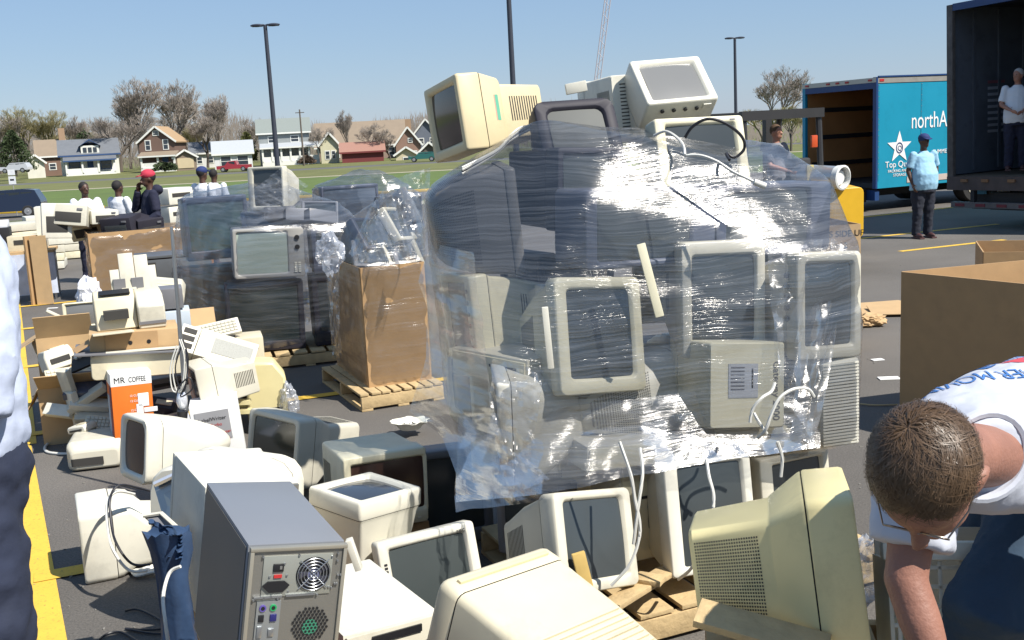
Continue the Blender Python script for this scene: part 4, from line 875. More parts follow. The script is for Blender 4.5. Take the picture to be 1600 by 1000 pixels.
monitor('portrait turned beige monitor at the right edge of the stack with buttons on its side', ((1.337, 4.367, 1.277), (-4.5, 4, 24.2), (.345, .452, .452)), 'grey', 'taper', (.15, .14, .11, .13), mat('screen_glass_blue', (.05, .065, .08), .12, spec=.9), .16, 'side', 0, .03, group=GP)
monitor('large portrait turned beige monitor left of centre with streaked film over its screen', ((.367, 4.29, 1.217), (-11.4, 6.1, 30.4), (.437, .45, .484)), 'cream', 'taper', (.15, .13, .11, .14), SCR, .16, 'side', 0, .03, group=GP)
monitor('dark faced monitor wedged behind the large portrait monitor', ((.27, 4.52, 1.20), (-2, 4, 24), (.32, .40, .40)), 'grey', 'taper', (.18, .12, .1, .1), BLK, .18, '', 0, group=GP)
for i in range(5):
    pass
monitor('beige monitor turned side on at the left with round buttons down its bezel', ((-.24, 4.66, 1.25), (2, -4, -66), (.36, .433, .40)), 'cream', 'taper', (.15, .2, .1, .12), SCRG, .2, 'right', 0, group=GP)
mm = [o for o in C.objects if o.name.startswith('crt_monitor')][-1]
for i in range(6): q = MB(); q.cyl((.14, -.003, .13-i*.05), (.14, .003, .13-i*.05), .011, n=12); q.done('button', PL['mid'], mm)
m7 = [o for o in C.objects if o.get('label', '').startswith('portrait turned beige monitor at the right')][0]
for i in range(5): q = MB(); q.cyl((-.185, .06, .13-i*.045), (-.168, .06, .13-i*.045), .012, n=12); q.done('button', PL['mid'], m7)
monitor('white monitor back with round vented hood in the lower left of the stack', ((.62, 4.74, .87), (0, 6, 137), (.48, .56, .42)), 'white', 'round', vents='gridl gridr gridt', btn=0, corner=.12, shell=.12, group=GP)
lb = monitor('bright white monitor back with a printed label in the lower middle of the stack', ((.86, 4.62, .93), (8, -5, 192), (.36, .42, .38)), 'cream', 'box', vents='', btn=0, group=GP)
q = MB(); q.box((.02, .4215, .02), (.13, .002, .14)); q.done('rating_label', mat('label_grey', (.42, .43, .45), .6), lb)
for i in range(7): q = MB(); q.box((.045, .4235, .075-i*.015), (.06, .001, .005)); q.done('label_print', mat('label_ink', (.12, .12, .14), .6), lb, stuff=True)
q = MB(); q.box((-.02, .4235, .03), (.006, .001, .08)); q.done('label_print', BLK, lb, stuff=True)
text('brand_lettering', 'Gateway 2000', .042, mat('print_grey', (.16, .15, .15), .6), lb, (-.115, .4215, .10), (90, 90, 180), .0008)
monitor('ribbed pale monitor side standing at the right edge under the portrait monitor', ((1.383, 4.376, .846), (.9, -.9, 12.6), (.182, .38, .383)), 'white', 'box', vents='', btn=0, group=GP, screen=False, scr=(.2, .2, .2, .2))
rb = [o for o in C.objects if o.name.startswith('crt_monitor')][-1]
for i in range(26): q = MB(); q.box((0, -.004, -.176+i*.0141), (.168, .010, .0075)); q.done('vent_rib', PL['white'], rb)
monitor('grey monitor back with cable plugs between the white label and the ribbed side', ((1.16, 4.98, .90), (0, 0, 190), (.34, .42, .38)), 'grey', 'box', vents='back', btn=0, group=GP)
rb = [o for o in C.objects if o.name.startswith('crt_monitor')][-1]
q = MB(); q.box((-.10, .425, .0), (.08, .01, .30), bev=.002); q.done('socket_panel', PL['cream'], rb)
for z in (.10, 0, -.05): q = MB(); q.box((-.10, .433, z), (.045, .012, .028), bev=.002); q.done('socket', BLK, rb)
monitor('beige monitor with dark screen standing on the pallet at the lower left of the stack', ((.285, 3.875, .492), (-17.5, 10.6, 37), (.406, .438, .384)), 'grey', 'taper', (.14, .13, .10, .13), SCR, .2, 'side', 0, .03, group=GP)
monitor('tall pale monitor with big dark screen on the pallet behind the yellowed monitor', ((.784, 4.151, .463), (-11.1, 2.5, 21.5), (.417, .42, .467)), 'white', 'taper', (.17, .12, .06, .08), SCR, .2, 'side', 0, group=GP)
monitor('white monitor on the pallet at the lower right of the stack', ((1.22, 4.45, .40), (-6, 0, 24), (.38, .42, .42)), 'grey', 'taper', (.2, .12, .1, .12), SCR, .2, 'side', 0, group=GP)
monitor('grey sided monitor at the lower left corner of the stack under the loose film', ((.02, 4.42, .38), (0, 0, -40), (.36, .42, .38)), 'mid', 'taper', vents='hl', btn=0, group=GP)
monitor('pale curved bezel seen edge on above the lower left corner of the stack', ((-.10, 4.36, .85), (0, 7, -84), (.42, .40, .50)), 'white', 'round', vents='', btn=0, group=GP, shell=.14)
monitor('cream monitor lying deeper in the left flank of the stack', ((-.26, 4.78, .93), (0, 0, -70), (.40, .42, .42)), 'cream', 'taper', vents='top', btn=0, group=GP)
for k, (x, y, z, rz, c_) in enumerate(((.42, 4.42, .715, 20, 'grey'), (1.02, 4.62, .70, 12, 'cream'), (.05, 4.62, .66, 70, 'white'), (.40, 4.50, .44, 28, 'white'), (.02, 4.55, 1.08, -40, 'grey'))):
    t_ = thing('desktop_computer', ['flat grey desktop computer lying between the two lower layers of the stack', 'flat cream desktop computer below the labelled monitor back', 'pale desktop computer at the left of the lower layers', 'pale computer case standing behind the beige monitor on the pallet', 'grey desktop computer in the left flank below the side on monitor'][k], 'computer', (x, y, z), (0, 3, rz), GP)
    W_, D_, H_ = ((.46, .42, .11), (.46, .42, .10), (.44, .40, .12), (.20, .42, .46), (.42, .4, .12))[k]
    q = MB(); q.box((0, 0, 0), (W_, D_, H_), bev=.006); q.done('case', PL[c_], t_); q = MB(); q.box((0, -D_/2-.004, 0), (W_-.02, .012, H_-.02), bev=.003); q.done('front_panel', PL['cream'], t_)
    q = MB(); q.box((W_*.2, -D_/2-.011, H_*.12), (W_*.35, .004, .012)); q.done('drive_slot', SLOT, t_)
monitor('cream rounded monitor back low on the left flank of the stack beside the vented hood', ((.30, 4.72, .62), (0, 6, 118), (.44, .44, .42)), 'cream', 'bulge', vents='gridl gridr', btn=0, corner=.04, group=GP)
monitor('pale monitor back filling the lower tier behind the two pallet monitors', ((.66, 4.85, .50), (0, 0, 188), (.44, .40, .44)), 'white', 'taper', vents='back', btn=0, group=GP)
fill = [('beige', .55, 5.1, .40, 40), ('grey', 1.0, 5.0, .40, 200), ('dark', .45, 5.25, .85, 100), ('cream', .95, 5.15, .85, 20), ('dark', .45, 5.0, 1.28, 70), ('grey', .80, 5.15, 1.30, 180), ('mid', 1.25, 5.1, 1.30, 150), ('dark', .05, 5.1, 1.30, -60), ('dark', .55, 5.05, 1.66, 20), ('mid', 1.0, 5.25, 1.66, 60), ('beige', 1.35, 4.95, .88, 100)]
for k_, (c_, x, y, z, rz) in enumerate(fill):
    monitor('%s monitor inside the core of the wrapped stack, %s layer, %s' % ({'beige': 'beige', 'grey': 'pale grey', 'dark': 'black', 'cream': 'cream', 'mid': 'mid grey'}[c_], 'bottom' if z < .6 else 'second' if z < 1 else 'third' if z < 1.5 else 'top', 'left half' if x < .4 else 'middle' if x < .9 else 'right half'), ((x, y, z), (0, 0, rz), (.40, .40, .38)), c_, 'taper', vents='', btn=0, group='monitors in the core of the stack')
q = MB(); q.box((0, 0, 0), (.035, .02, .30), bev=.004); o = q.done('plastic_strip', PL['cream']); o.location = at(1016, 438, 4.15); o.rotation_euler = (R(-8), R(-12), 0); tag(o, 'loose cream plastic strip caught under the film between two portrait monitors', 'plastic strip')
q = MB(); q.box((0, 0, 0), (.025, .02, .24), bev=.004); o = q.done('plastic_strip', PL['white']); o.location = at(856, 528, 3.95); o.rotation_euler = (0, R(-3), 0); tag(o, 'thin white plastic strip standing beside the large portrait monitor', 'plastic strip')
# cables on the pile
Wp = lambda L: [at(*a) for a in L]
tube_obj('black_cable', 'black cable looping over the cream monitor near the summit', Wp([(1070, 215, 4.5), (1082, 198, 4.48), (1105, 186, 4.46), (1132, 192, 4.46), (1158, 212, 4.48), (1163, 232, 4.5), (1148, 246, 4.5), (1135, 240, 4.5), (1140, 250, 4.45)]), .0065, CABB)
tube_obj('white_cable', 'white cable hanging out over the film at the summit', Wp([(1022, 212, 4.6), (1040, 205, 4.55), (1058, 215, 4.5), (1068, 228, 4.45), (1070, 242, 4.35)]), .006, CABW)
tube_obj('white_cable', 'long white cable with a plug lying down the right slope of the film', Wp([(1072, 243, 4.35), (1095, 243, 4.32), (1120, 252, 4.3), (1145, 268, 4.28), (1170, 280, 4.26), (1188, 290, 4.25)]), .006, CABW)
q = MB(); q.cyl(at(1178, 284, 4.24), at(1196, 291, 4.24), .013); tag(q.done('cable_plug', CABW), 'pale plug at the end of the white cable on the film', 'plug')
for k, (dx, c) in enumerate(((0, CABW), (6, CABW), (11, CABB), (15, CABW))):
    tube_obj('cable', ['uppermost pale cable trailing from the tipped cream monitor into the film', 'second pale cable trailing from the tipped cream monitor', 'only black cable in the bundle trailing from the tipped cream monitor', 'lowest pale cable of the bundle under the tipped cream monitor'][k], Wp([(835+dx, 196-k, 4.9), (812+dx, 200+k, 4.9), (796, 214+k*2, 4.85), (780, 232+k, 4.75), (755, 246+k*2, 4.65), (722, 262+k*3, 4.6)]), .006, c, group='cables trailing from the tipped monitor')
for k, P_ in enumerate(([(1211, 598, 4.0), (1205, 612, 3.98), (1190, 622, 3.95), (1176, 640, 3.95), (1172, 660, 3.95)], [(1272, 620, 4.0), (1262, 608, 3.98), (1240, 608, 3.95), (1218, 622, 3.93), (1205, 648, 3.92), (1196, 672, 3.92), (1184, 684, 3.95)], [(1178, 645, 3.95), (1186, 660, 3.94), (1198, 678, 3.95)],
                        [(1104, 718, 3.9), (1108, 745, 3.85), (1115, 775, 3.82), (1112, 810, 3.8), (1100, 850, 3.8), (1080, 888, 3.85), (1060, 905, 4.0)], [(968, 690, 3.75), (985, 740, 3.72), (992, 780, 3.72), (1000, 830, 3.72), (985, 880, 3.7), (955, 915, 3.7)],
                        [(1000, 700, 3.8), (1004, 740, 3.75), (996, 800, 3.72), (990, 850, 3.72)], [(1215, 690, 4.0), (1222, 715, 4.0), (1220, 745, 4.0)])):
    tube_obj('white_cable', ['short white cable curling out beside the labelled monitor back', 'white cable arching from the plugs beside the ribbed monitor', 'short white cable end below the arching cable', 'white cable hanging down the tall pale monitor', 'white cable hanging past the beige monitor on the pallet', 'second white cable crossing behind the hanging cable', 'white cable end behind the yellow monitor'][k], Wp(P_), .0065, CABW)

# ---- stretch film
def film_mat(name, zs=75, tint=(.955, .96, .975), haze=.035, st=1., tilt=0., gf=1.):
    m = bpy.data.materials.new(name); m.use_nodes = True; n = m.node_tree.nodes; l = m.node_tree.links; n.clear()
    out = n.new('ShaderNodeOutputMaterial'); tc = n.new('ShaderNodeTexCoord'); mp = n.new('ShaderNodeMapping'); mp.inputs['Scale'].default_value = (1.1, 1.1, zs); mp.inputs['Rotation'].default_value = (0, R(tilt), 0)
    wv = n.new('ShaderNodeTexNoise'); wv.inputs['Scale'].default_value = 1.6; wv.inputs['Detail'].default_value = 3
    l.new(tc.outputs['Object'], wv.inputs['Vector']); vm = n.new('ShaderNodeVectorMath'); vm.operation = 'MULTIPLY_ADD'; vm.inputs[1].default_value = (.0, .0, .16); l.new(wv.outputs['Color'], vm.inputs[0]); l.new(tc.outputs['Object'], vm.inputs[2])
    l.new(vm.outputs[0], mp.inputs[0])
    a = n.new('ShaderNodeTexNoise'); a.inputs['Scale'].default_value = 1.5; a.inputs['Detail'].default_value = 8; a.inputs['Roughness'].default_value = .62; l.new(mp.outputs[0], a.inputs['Vector'])
    b = n.new('ShaderNodeTexNoise'); b.inputs['Scale'].default_value = 5; b.inputs['Detail'].default_value = 5; l.new(tc.outputs['Object'], b.inputs['Vector'])
    ad = n.new('ShaderNodeMath'); ad.operation = 'MULTIPLY_ADD'; ad.inputs[1].default_value = .35; l.new(b.outputs['Fac'], ad.inputs[0]); l.new(a.outputs['Fac'], ad.inputs[2])
    bp = n.new('ShaderNodeBump'); bp.inputs['Strength'].default_value = .8*min(1, st); bp.inputs['Distance'].default_value = .0045*st*(75/zs)**.5; mk = n.new('ShaderNodeTexNoise'); mk.inputs['Scale'].default_value = 2.6; mk.inputs['Detail'].default_value = 3; mk.inputs['Distortion'].default_value = 1.2; l.new(tc.outputs['Object'], mk.inputs['Vector'])
    mkr = n.new('ShaderNodeMapRange'); mkr.inputs[1].default_value = .36; mkr.inputs[2].default_value = .64; mkr.inputs[3].default_value = .42; mkr.inputs[4].default_value = 1.0; l.new(mk.outputs['Fac'], mkr.inputs[0])
    bd = n.new('ShaderNodeTexNoise'); bd.inputs['Scale'].default_value = 1.; bd.inputs['Detail'].default_value = 2; mp2 = n.new('ShaderNodeMapping'); mp2.inputs['Scale'].default_value = (.9, .9, 13); mp2.inputs['Rotation'].default_value = (0, R(7), 0); l.new(tc.outputs['Object'], mp2.inputs[0]); l.new(mp2.outputs[0], bd.inputs['Vector'])
    mul = n.new('ShaderNodeMath'); mul.operation = 'MULTIPLY'; l.new(ad.outputs[0], mul.inputs[0]); l.new(mkr.outputs[0], mul.inputs[1])
    ad2 = n.new('ShaderNodeMath'); ad2.operation = 'MULTIPLY_ADD'; ad2.inputs[1].default_value = 2.2; l.new(bd.outputs['Fac'], ad2.inputs[0]); l.new(mul.outputs[0], ad2.inputs[2])
    l.new(ad2.outputs[0], bp.inputs['Height'])
    gl = n.new('ShaderNodeBsdfGlossy'); gl.inputs['Roughness'].default_value = .20; gl.inputs['Color'].default_value = (1, .98, .95, 1); l.new(bp.outputs[0], gl.inputs['Normal'])
    df = n.new('ShaderNodeBsdfDiffuse'); df.inputs['Color'].default_value = (.62, .66, .74, 1)
    trl = n.new('ShaderNodeBsdfTranslucent'); trl.inputs['Color'].default_value = (.6, .64, .72, 1)
    md = n.new('ShaderNodeMixShader'); md.inputs[0].default_value = .35; l.new(df.outputs[0], md.inputs[1]); l.new(trl.outputs[0], md.inputs[2])
    tr = n.new('ShaderNodeBsdfTransparent'); tr.inputs['Color'].default_value = tint+(1,)
    rp = n.new('ShaderNodeMapRange'); rp.inputs[1].default_value = .42; rp.inputs[2].default_value = .72; rp.inputs[3].default_value = haze*.3; rp.inputs[4].default_value = haze*4.5; l.new(a.outputs['Fac'], rp.inputs[0])
    m1 = n.new('ShaderNodeMixShader'); l.new(rp.outputs[0], m1.inputs[0]); l.new(tr.outputs[0], m1.inputs[1]); l.new(md.outputs[0], m1.inputs[2])
    lw = n.new('ShaderNodeLayerWeight'); lw.inputs[0].default_value = .35
    mr = n.new('ShaderNodeMapRange'); mr.inputs[3].default_value = .045*gf; mr.inputs[4].default_value = .38*gf; l.new(lw.outputs['Fresnel'], mr.inputs[0])
    m2 = n.new('ShaderNodeMixShader'); l.new(mr.outputs[0], m2.inputs[0]); l.new(m1.outputs[0], m2.inputs[1]); l.new(gl.outputs[0], m2.inputs[2])
    l.new(m2.outputs[0], out.inputs[0]); return m
FILM = film_mat('stretch_film', gf=1.55, st=1.15); FILM2 = film_mat('stretch_film_loose', zs=9, haze=.055, st=.8, tint=(.93, .935, .94), gf=.6); FILM3 = film_mat('stretch_film_far', zs=26, haze=.035, st=1.1, tint=(.92, .94, .98), gf=1.3); FILM4 = film_mat('stretch_film_carton', zs=45, haze=.015, st=1.2, tint=(.98, .98, .98), gf=1.3)
def wrap(name, label, pts, m, centre, hem=None, off=.012, nu=150, nv=70, amp=.012, group=None, top=True, seed=1):
    b = bmesh.new(); [b.verts.new(p) for p in pts]; r = bmesh.ops.convex_hull(b, input=b.verts)
    bmesh.ops.delete(b, geom=[g_ for g_ in r['geom_interior'] if isinstance(g_, bmesh.types.BMVert)], context='VERTS')
    tree = BVHTree.FromBMesh(b); c = V(centre); rows = []
    for j in range(nv+1):
        el = -1.25+(pi/2+1.245)*j/nv; row = []
        for i in range(nu):
            a = 2*pi*i/nu; d = V((cos(a)*cos(el), sin(a)*cos(el), sin(el))); h = tree.ray_cast(c, d); dist = (h[0]-c).length if h[0] else .3
            row.append([d, dist])
        rows.append(row)
    for _ in range(2):   # soften the creases the way tensioned film does
        new = [[rows[j][i][1] for i in range(nu)] for j in range(nv+1)]
        for j in range(1, nv):
            for i in range(nu): new[j][i] = (rows[j][i][1]*2+rows[j-1][i][1]+rows[j+1][i][1]+rows[j][i-1][1]+rows[j][(i+1) % nu][1])/6
        for j in range(nv+1):
            for i in range(nu): rows[j][i][1] = new[j][i]
    q = MB(); vs = []
    for row in rows:
        r_ = []
        for d, dist in row:
            p = c+d*(dist+off); k = noise.noise(V((p.x*3+seed, p.y*3, p.z*9)))*amp+noise.noise(V((p.x*11, p.y*11+seed, p.z*16)))*amp*.45
            r_.append(q.bm.verts.new(p+d*k))
        vs.append(r_)
    for j in range(nv):
        for i in range(nu):
            f = (vs[j][i], vs[j][(i+1) % nu], vs[j+1][(i+1) % nu], vs[j+1][i]); cc_ = sum((v.co for v in f), V())/4
            if hem and cc_.z < hem(cc_): continue
            q.bm.faces.new(f)
    for v in [v for v in q.bm.verts if not v.link_faces]: q.bm.verts.remove(v)
    b.free(); o = q.done(name, m); o.data.polygons.foreach_set('use_smooth', [True]*len(o.data.polygons)); tag(o, label, 'stretch film', group); return o
bpy.context.view_layer.update()
def corners(o):
    out = []
    for k in [o]+kids(o):
        if k.type == 'MESH' and k.name.split('.')[0] in ('bezel', 'housing', 'side_panel', 'case', 'body', 'panel'): out += [k.matrix_world @ v_.co for v_ in k.data.vertices]
    return out
PP = []
for o in list(C.objects):
    if o.get('group') in (GP, 'monitors in the core of the stack'):
        L = o['label']
        if any(s in L for s in ('rainbow', 'summit', 'very top', 'topmost', 'switch panel', 'lower left of the stack', 'on the pallet', 'lower left corner of the stack under', 'core')) and 'box shaped' not in L: continue
        PP += [p_ for p_ in corners(o)]
PP += Wp([(838, 190, 4.60), (985, 218, 4.52), (1110, 242, 4.56), (1180, 252, 4.62), (1215, 226, 5.05), (1262, 262, 4.9), (1300, 312, 4.7), (852, 300, 4.6)])
PP = [p_ for p_ in PP if p_.z > .40]
wrap('stretch_film', 'clear stretch film wound in shiny streaks round the tall monitor stack', PP, FILM, (.62, 4.78, 1.2), hem=lambda p: .40+.24*max(0, p.x)/1.3+.03*sin(p.x*9), off=.01, nu=220, nv=110)
def sheet(name, label, A, B, m, n=40, k=30, amp=.03, seed=0, wav=8):
    """loose film hung between two edges given as points, with folds"""
    q = MB(); ip = lambda L, t: (lambda s: L[int(s)]+(L[min(int(s)+1, len(L)-1)]-L[int(s)])*(s-int(s)))(t*(len(L)-1)*.9999)
    g_ = []
    for i in range(n+1):
        a_, b_ = ip(A, i/n), ip(B, i/n); row = []
        for j in range(k+1):
            p = a_+(b_-a_)*j/k; o_ = amp*noise.noise(V((i/n*wav+seed, j/k*2, seed)))+amp*.5*noise.noise(V((i/n*wav*2.7, j/k*5+seed, 3)))
            row.append(q.bm.verts.new(p+V((o_*.3, -o_*1.6, o_*.2))))
        g_.append(row)
    for i in range(n):
        for j in range(k): q.bm.faces.new((g_[i][j], g_[i+1][j], g_[i+1][j+1], g_[i][j+1]))
    o = q.done(name, m); tag(o, label, 'stretch film'); return o
sheet('loose_film', 'loose skirt of film flaring out at the left foot of the tall stack', Wp([(676, 380, 4.75), (652, 440, 4.75), (668, 480, 4.7), (665, 560, 4.65), (640, 645, 4.6), (690, 680, 4.45), (712, 740, 4.2), (712, 800, 4.1)]),
      Wp([(740, 395, 4.25), (745, 450, 4.2), (752, 490, 4.15), (760, 560, 4.1), (770, 640, 4.05), (790, 700, 4.0), (800, 745, 3.95), (860, 780, 3.85)]), FILM2, seed=2, amp=.045)
sheet('loose_film', 'crumpled fold of film hanging over the lower left of the stack', Wp([(770, 560, 4.0), (765, 620, 3.95), (775, 700, 3.9), (800, 785, 3.8)]), Wp([(850, 580, 3.9), (840, 650, 3.85), (830, 720, 3.8), (860, 750, 3.75)]), FILM2, seed=5, amp=.03)
sheet('film_belt', 'broad shiny belt of film slanting round the lower tier of the stack', Wp([(716, 650, 4.42), (850, 640, 4.22), (1000, 622, 4.24), (1150, 604, 4.36), (1285, 590, 4.50)]), Wp([(712, 785, 4.22), (850, 772, 3.93), (1000, 742, 3.96), (1150, 716, 4.12), (1282, 700, 4.32)]), FILM, seed=31, amp=.012, n=90, k=40, wav=10)
sheet('loose_film', 'flap of film draped down beside the ribbed monitor on the right of the stack', Wp([(1200, 380, 4.35), (1300, 372, 4.5), (1330, 392, 4.6)]), Wp([(1210, 560, 4.2), (1240, 640, 4.1), (1275, 700, 4.1)]), FILM2, seed=7, amp=.03, n=20, k=20)

# ---------------------------------------------------------------- near row on the ground
def last(): return [o for o in C.objects if o.name.startswith(('crt_monitor', 'television'))][-1]
NG = 'discarded monitors standing loose on the asphalt'
monitor('white monitor with dark brown screen facing left beside the orange box', ((-2.12, 5.62, .46), (-9, -2, -49), (.375, .56, .36)), 'white', 'round', (.13, .12, .1, .14), mat('screen_brown', (.05, .025, .02), .2), .16, '', 0, .08, group=NG)
monitor('white monitor lying by the yellow line with a black cord draped over it', ((-2.20, 5.00, .19), (-.4, 2.6, -66), (.36, .50, .37)), 'white', 'wedge', (.1, .1, .1, .12), SCR, .30, '', 0, .05, group=NG)
monitor('grey white monitor with dark green screen behind the white tower', ((-1.452, 6.006, .305), (-10, 1.9, -39.5), (.467, .56, .419)), 'grey', 'stepbig', (.09, .1, .1, .16), mat('screen_green_dark', (.03, .032, .024), .15, spec=.8), .22, 'top', 0, .03, group=NG)
monitor('yellowed square monitor with flat top behind the face up monitor', ((-.628, 4.754, .435), (-.6, 1.9, 25.5), (.410, .41, .368)), 'cream', 'box', (.10, .04, .12, .2), mat('screen_brown', (.05, .025, .02), .2), .3, 'left', 2, .02, group=NG)
monitor('small white monitor lying on its back with the screen facing the sky', ((-.672, 4.385, .585), (-94.9, 1.6, -42.2), (.344, .46, .352)), 'white', 'taper', (.13, .13, .13, .13), mat('screen_sky', (.03, .035, .045), .06, spec=.9), .17, 'side', 0, .02, group=NG)
monitor('white framed monitor with flat grey screen right of the grey tower', ((-.366, 4.00, .303), (-14.6, -1.7, 24.8), (.42, .42, .40)), 'white', 'taper', (.12, .12, .10, .14), mat('screen_flat_grey', (.045, .055, .055), .45, var=.05, spec=.3), .2, 'side', 0, .02, group=NG)
gm = last(); 
for i in range(3): q = MB(); q.box((-.185, -.002, .11-i*.014), (.012, .002, .008)); q.done('print_mark', BLK, gm, stuff=True)
text('print_mark', 'NEC', .018, BLK, gm, (.13, -.0015, .165), (90, 0, 0), .0004)
hm = monitor('large beige monitor seen from behind with raised ribs, at the bottom centre', ((-.140, 2.883, .642), (-16.2, -5.6, 226), (.44, .80, .44)), 'beige', 'drop', vents='', btn=0, group='monitors on the front stacks', shell=.09, corner=.03)
P_ = PROF['drop']
def wsurf(f):
    for a, b_ in zip(P_, P_[1:]):
        if f <= b_[0]: u = (f-a[0])/(b_[0]-a[0]); return [a[i]+(b_[i]-a[i])*u for i in (1, 2, 3)]
for i in range(24):
    f = .34+i*.0265; ax_, az_, dz_ = wsurf(f); f2 = f+.013
    q = MB(); y = .072+f*.728; q.box((0, y, dz_*.44+.44*az_/2+.002), (.44*ax_*.86, .0085, .012), (R(-4), 0, 0), bev=.002); q.done('vent_rib', PL['beige'], hm)
q = MB(); q.box((0, .035, .2225), (.36, .016, .012), bev=.003); q.done('rim_ridge', PL['tan'], hm)
for y, z in ((.18, .10), (.24, -.02), (.16, -.08), (.30, .05)): q = MB(); q.cyl((.2, y, z), (.4, y, z), .0)if False else q.box((.2, y, z), (.03, .02, .02)); q.done('side_catch', BLK, hm)
rm = monitor('big yellowed monitor tipped on its side at the lower right, back to the camera left', ((.921, 2.771, .854), (-6.6, 8.1, 75.9), (.475, .44, .42)), 'yellow', 'stepr', vents='gridl', btn=0, shell=.27, corner=.03, group='monitors on the front stacks')
for zz, dx in ((-.05, 0),):
    pass
# towers
tb = thing('wooden_cabinet', 'reddish brown wooden cabinet under the grey computer tower', 'cabinet', (-.70, 2.72, 0), (0, 0, 26))
for c_, d_, n_ in (((0, 0, .58), (.36, .62, .03), 'top'), ((-.165, 0, .28), (.025, .60, .565), 'side_panel'), ((.165, 0, .28), (.025, .60, .565), 'side_panel'), ((0, .28, .28), (.30, .02, .565), 'back_panel'), ((0, 0, .30), (.30, .54, .02), 'shelf')):
    q = MB(); q.box(c_, d_, bev=.003); q.done(n_, WOODB, tb)
t = thing('computer_tower', 'grey steel computer tower showing its rear fan and sockets, nearest the camera', 'computer', (-.590, 2.47, .86), (1.5, 10.2, 26.4), 'computer towers'); W_, D_, H_ = .245, .545, .44
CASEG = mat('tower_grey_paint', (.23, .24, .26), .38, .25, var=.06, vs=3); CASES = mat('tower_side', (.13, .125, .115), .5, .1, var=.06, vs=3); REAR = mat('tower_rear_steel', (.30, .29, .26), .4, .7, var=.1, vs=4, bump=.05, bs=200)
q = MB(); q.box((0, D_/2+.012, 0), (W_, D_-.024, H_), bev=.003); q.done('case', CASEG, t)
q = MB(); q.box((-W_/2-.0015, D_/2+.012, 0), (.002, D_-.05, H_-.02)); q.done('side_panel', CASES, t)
q = MB(); q.box((0, .007, 0), (W_-.016, .010, H_-.016)); q.done('rear_panel', REAR, t)
for c_, d_ in (((0, .004, H_/2-.005), (W_, .018, .010)), ((-W_/2+.005, .004, 0), (.010, .018, H_-.02)), ((W_/2-.005, .004, 0), (.010, .018, H_-.02))):
    q = MB(); q.box(c_, d_, bev=.002); q.done('rear_lip', mat('lip_steel', (.42, .39, .32), .4, .6), t)
q = MB(); q.box((-.0, .0005, .145), (.175, .004, .105), bev=.001); q.done('power_supply', mat('psu_plate', (.36, .37, .33), .42, .5), t)
fx, fz = .040, .147
q = MB(); q.cyl((fx, -.0018, fz), (fx, -.003, fz), .044, n=36); q.done('fan_opening', BLK, t, smooth=False)
for r_ in (.041, .033, .025, .0165, .009):
    q = MB(); q.tube([(fx+r_*cos(a), -.0065, fz+r_*sin(a)) for a in [2*pi*i/36 for i in range(37)]], .0012, 6); q.done('fan_guard_ring', GALV, t)
for a in (pi/4, 3*pi/4): q = MB(); q.tube([(fx+.052*cos(a), -.0058, fz+.052*sin(a)), (fx-.052*cos(a), -.0058, fz-.052*sin(a))], .0014, 6); q.done('fan_guard_bar', GALV, t)
q = MB(); q.cyl((fx, -.0025, fz), (fx, -.0045, fz), .015, n=20); q.done('fan_hub', mat('fan_blue', (.12, .13, .22), .3), t)
for i in range(7): a = i*2*pi/7; q = MB(); q.face([V((fx+r_*cos(a+b_), -.0038+o_, fz+r_*sin(a+b_))) for r_, b_, o_ in ((.015, 0, 0), (.038, .25, 0), (.038, .75, -.001), (.015, .5, -.001))]); q.done('fan_blade', mat('fan_dark', (.05, .05, .07), .4), t)
q = MB(); q.box((-.050, -.003, .168), (.026, .006, .020), bev=.001); q.done('power_switch', BLK, t); q = MB(); q.box((-.045, -.0065, .169), (.006, .003, .008)); q.done('switch_rocker', STEEL, t)
q = MB(); q.box((-.050, -.0035, .146), (.020, .003, .008)); q.done('voltage_switch', RED, t)
q = MB(); q.loft([[V((-.053+x*.034, y, .120+z*.014)) for x, z in ((-1, .2), (-.6, 1), (.6, 1), (1, .2), (.5, -1), (-.5, -1))] for y in (-.002, -.007)]); q.done('power_socket', BLK, t)
for x, z in ((-.07, .146), (-.027, .147), (-.02, .105), (-.062, .094), (.10, .178), (.105, .140), (.112, .140), (.098, .118), (.104, .118), (.09, .108), (-.08, .092), (-.035, .178), (.085, .19), (.0, .197), (-.09, .197), (.10, .197), (-.105, .088), (-.045, .088), (.055, .092), (.083, .11)):
    q = MB(); q.cyl((x, -.0005, z), (x, -.005, z), .0032, .0026, n=8); q.done('screw', GALV, t)
q = MB(); q.box((-.065, -.0005, -.035), (.060, .004, .235)); q.done('io_plate', mat('io_steel', (.40, .42, .42), .35, .7), t)
for x0, x1, z in ((-.105, -.035, .0935), (-.025, .05, .0945)): q = MB(); q.box(((x0+x1)/2, -.002, z), (x1-x0, .006, .005)); q.done('rear_slot_edge', GALV, t)
for x, c_ in ((-.080, (.10, .07, .30)), (-.054, (.02, .30, .10))):
    q = MB(); q.cyl((x, -.002, .066), (x, -.006, .066), .0085, n=20); q.done('port', mat('port_%d' % int(c_[1]*100), c_, .4), t); q = MB(); q.cyl((x, -.006, .066), (x, -.0065, .066), .005, n=14); q.done('port_core', BLK, t)
for x, z, w2, h2, m_ in ((-.082, .040, .013, .018, BLK), (-.052, .040, .016, .018, mat('port_navy', (.02, .02, .12), .4)), (-.084, .005, .012, .03, GALV), (-.055, .002, .014, .02, GALV), (-.067, -.04, .03, .03, BLK), (-.067, -.085, .034, .014, mat('port_blue', (.03, .06, .35), .4))):
    q = MB(); q.box((x, -.004, z), (w2, .005, h2), bev=.0008); q.done('port', m_, t)
q = MB()
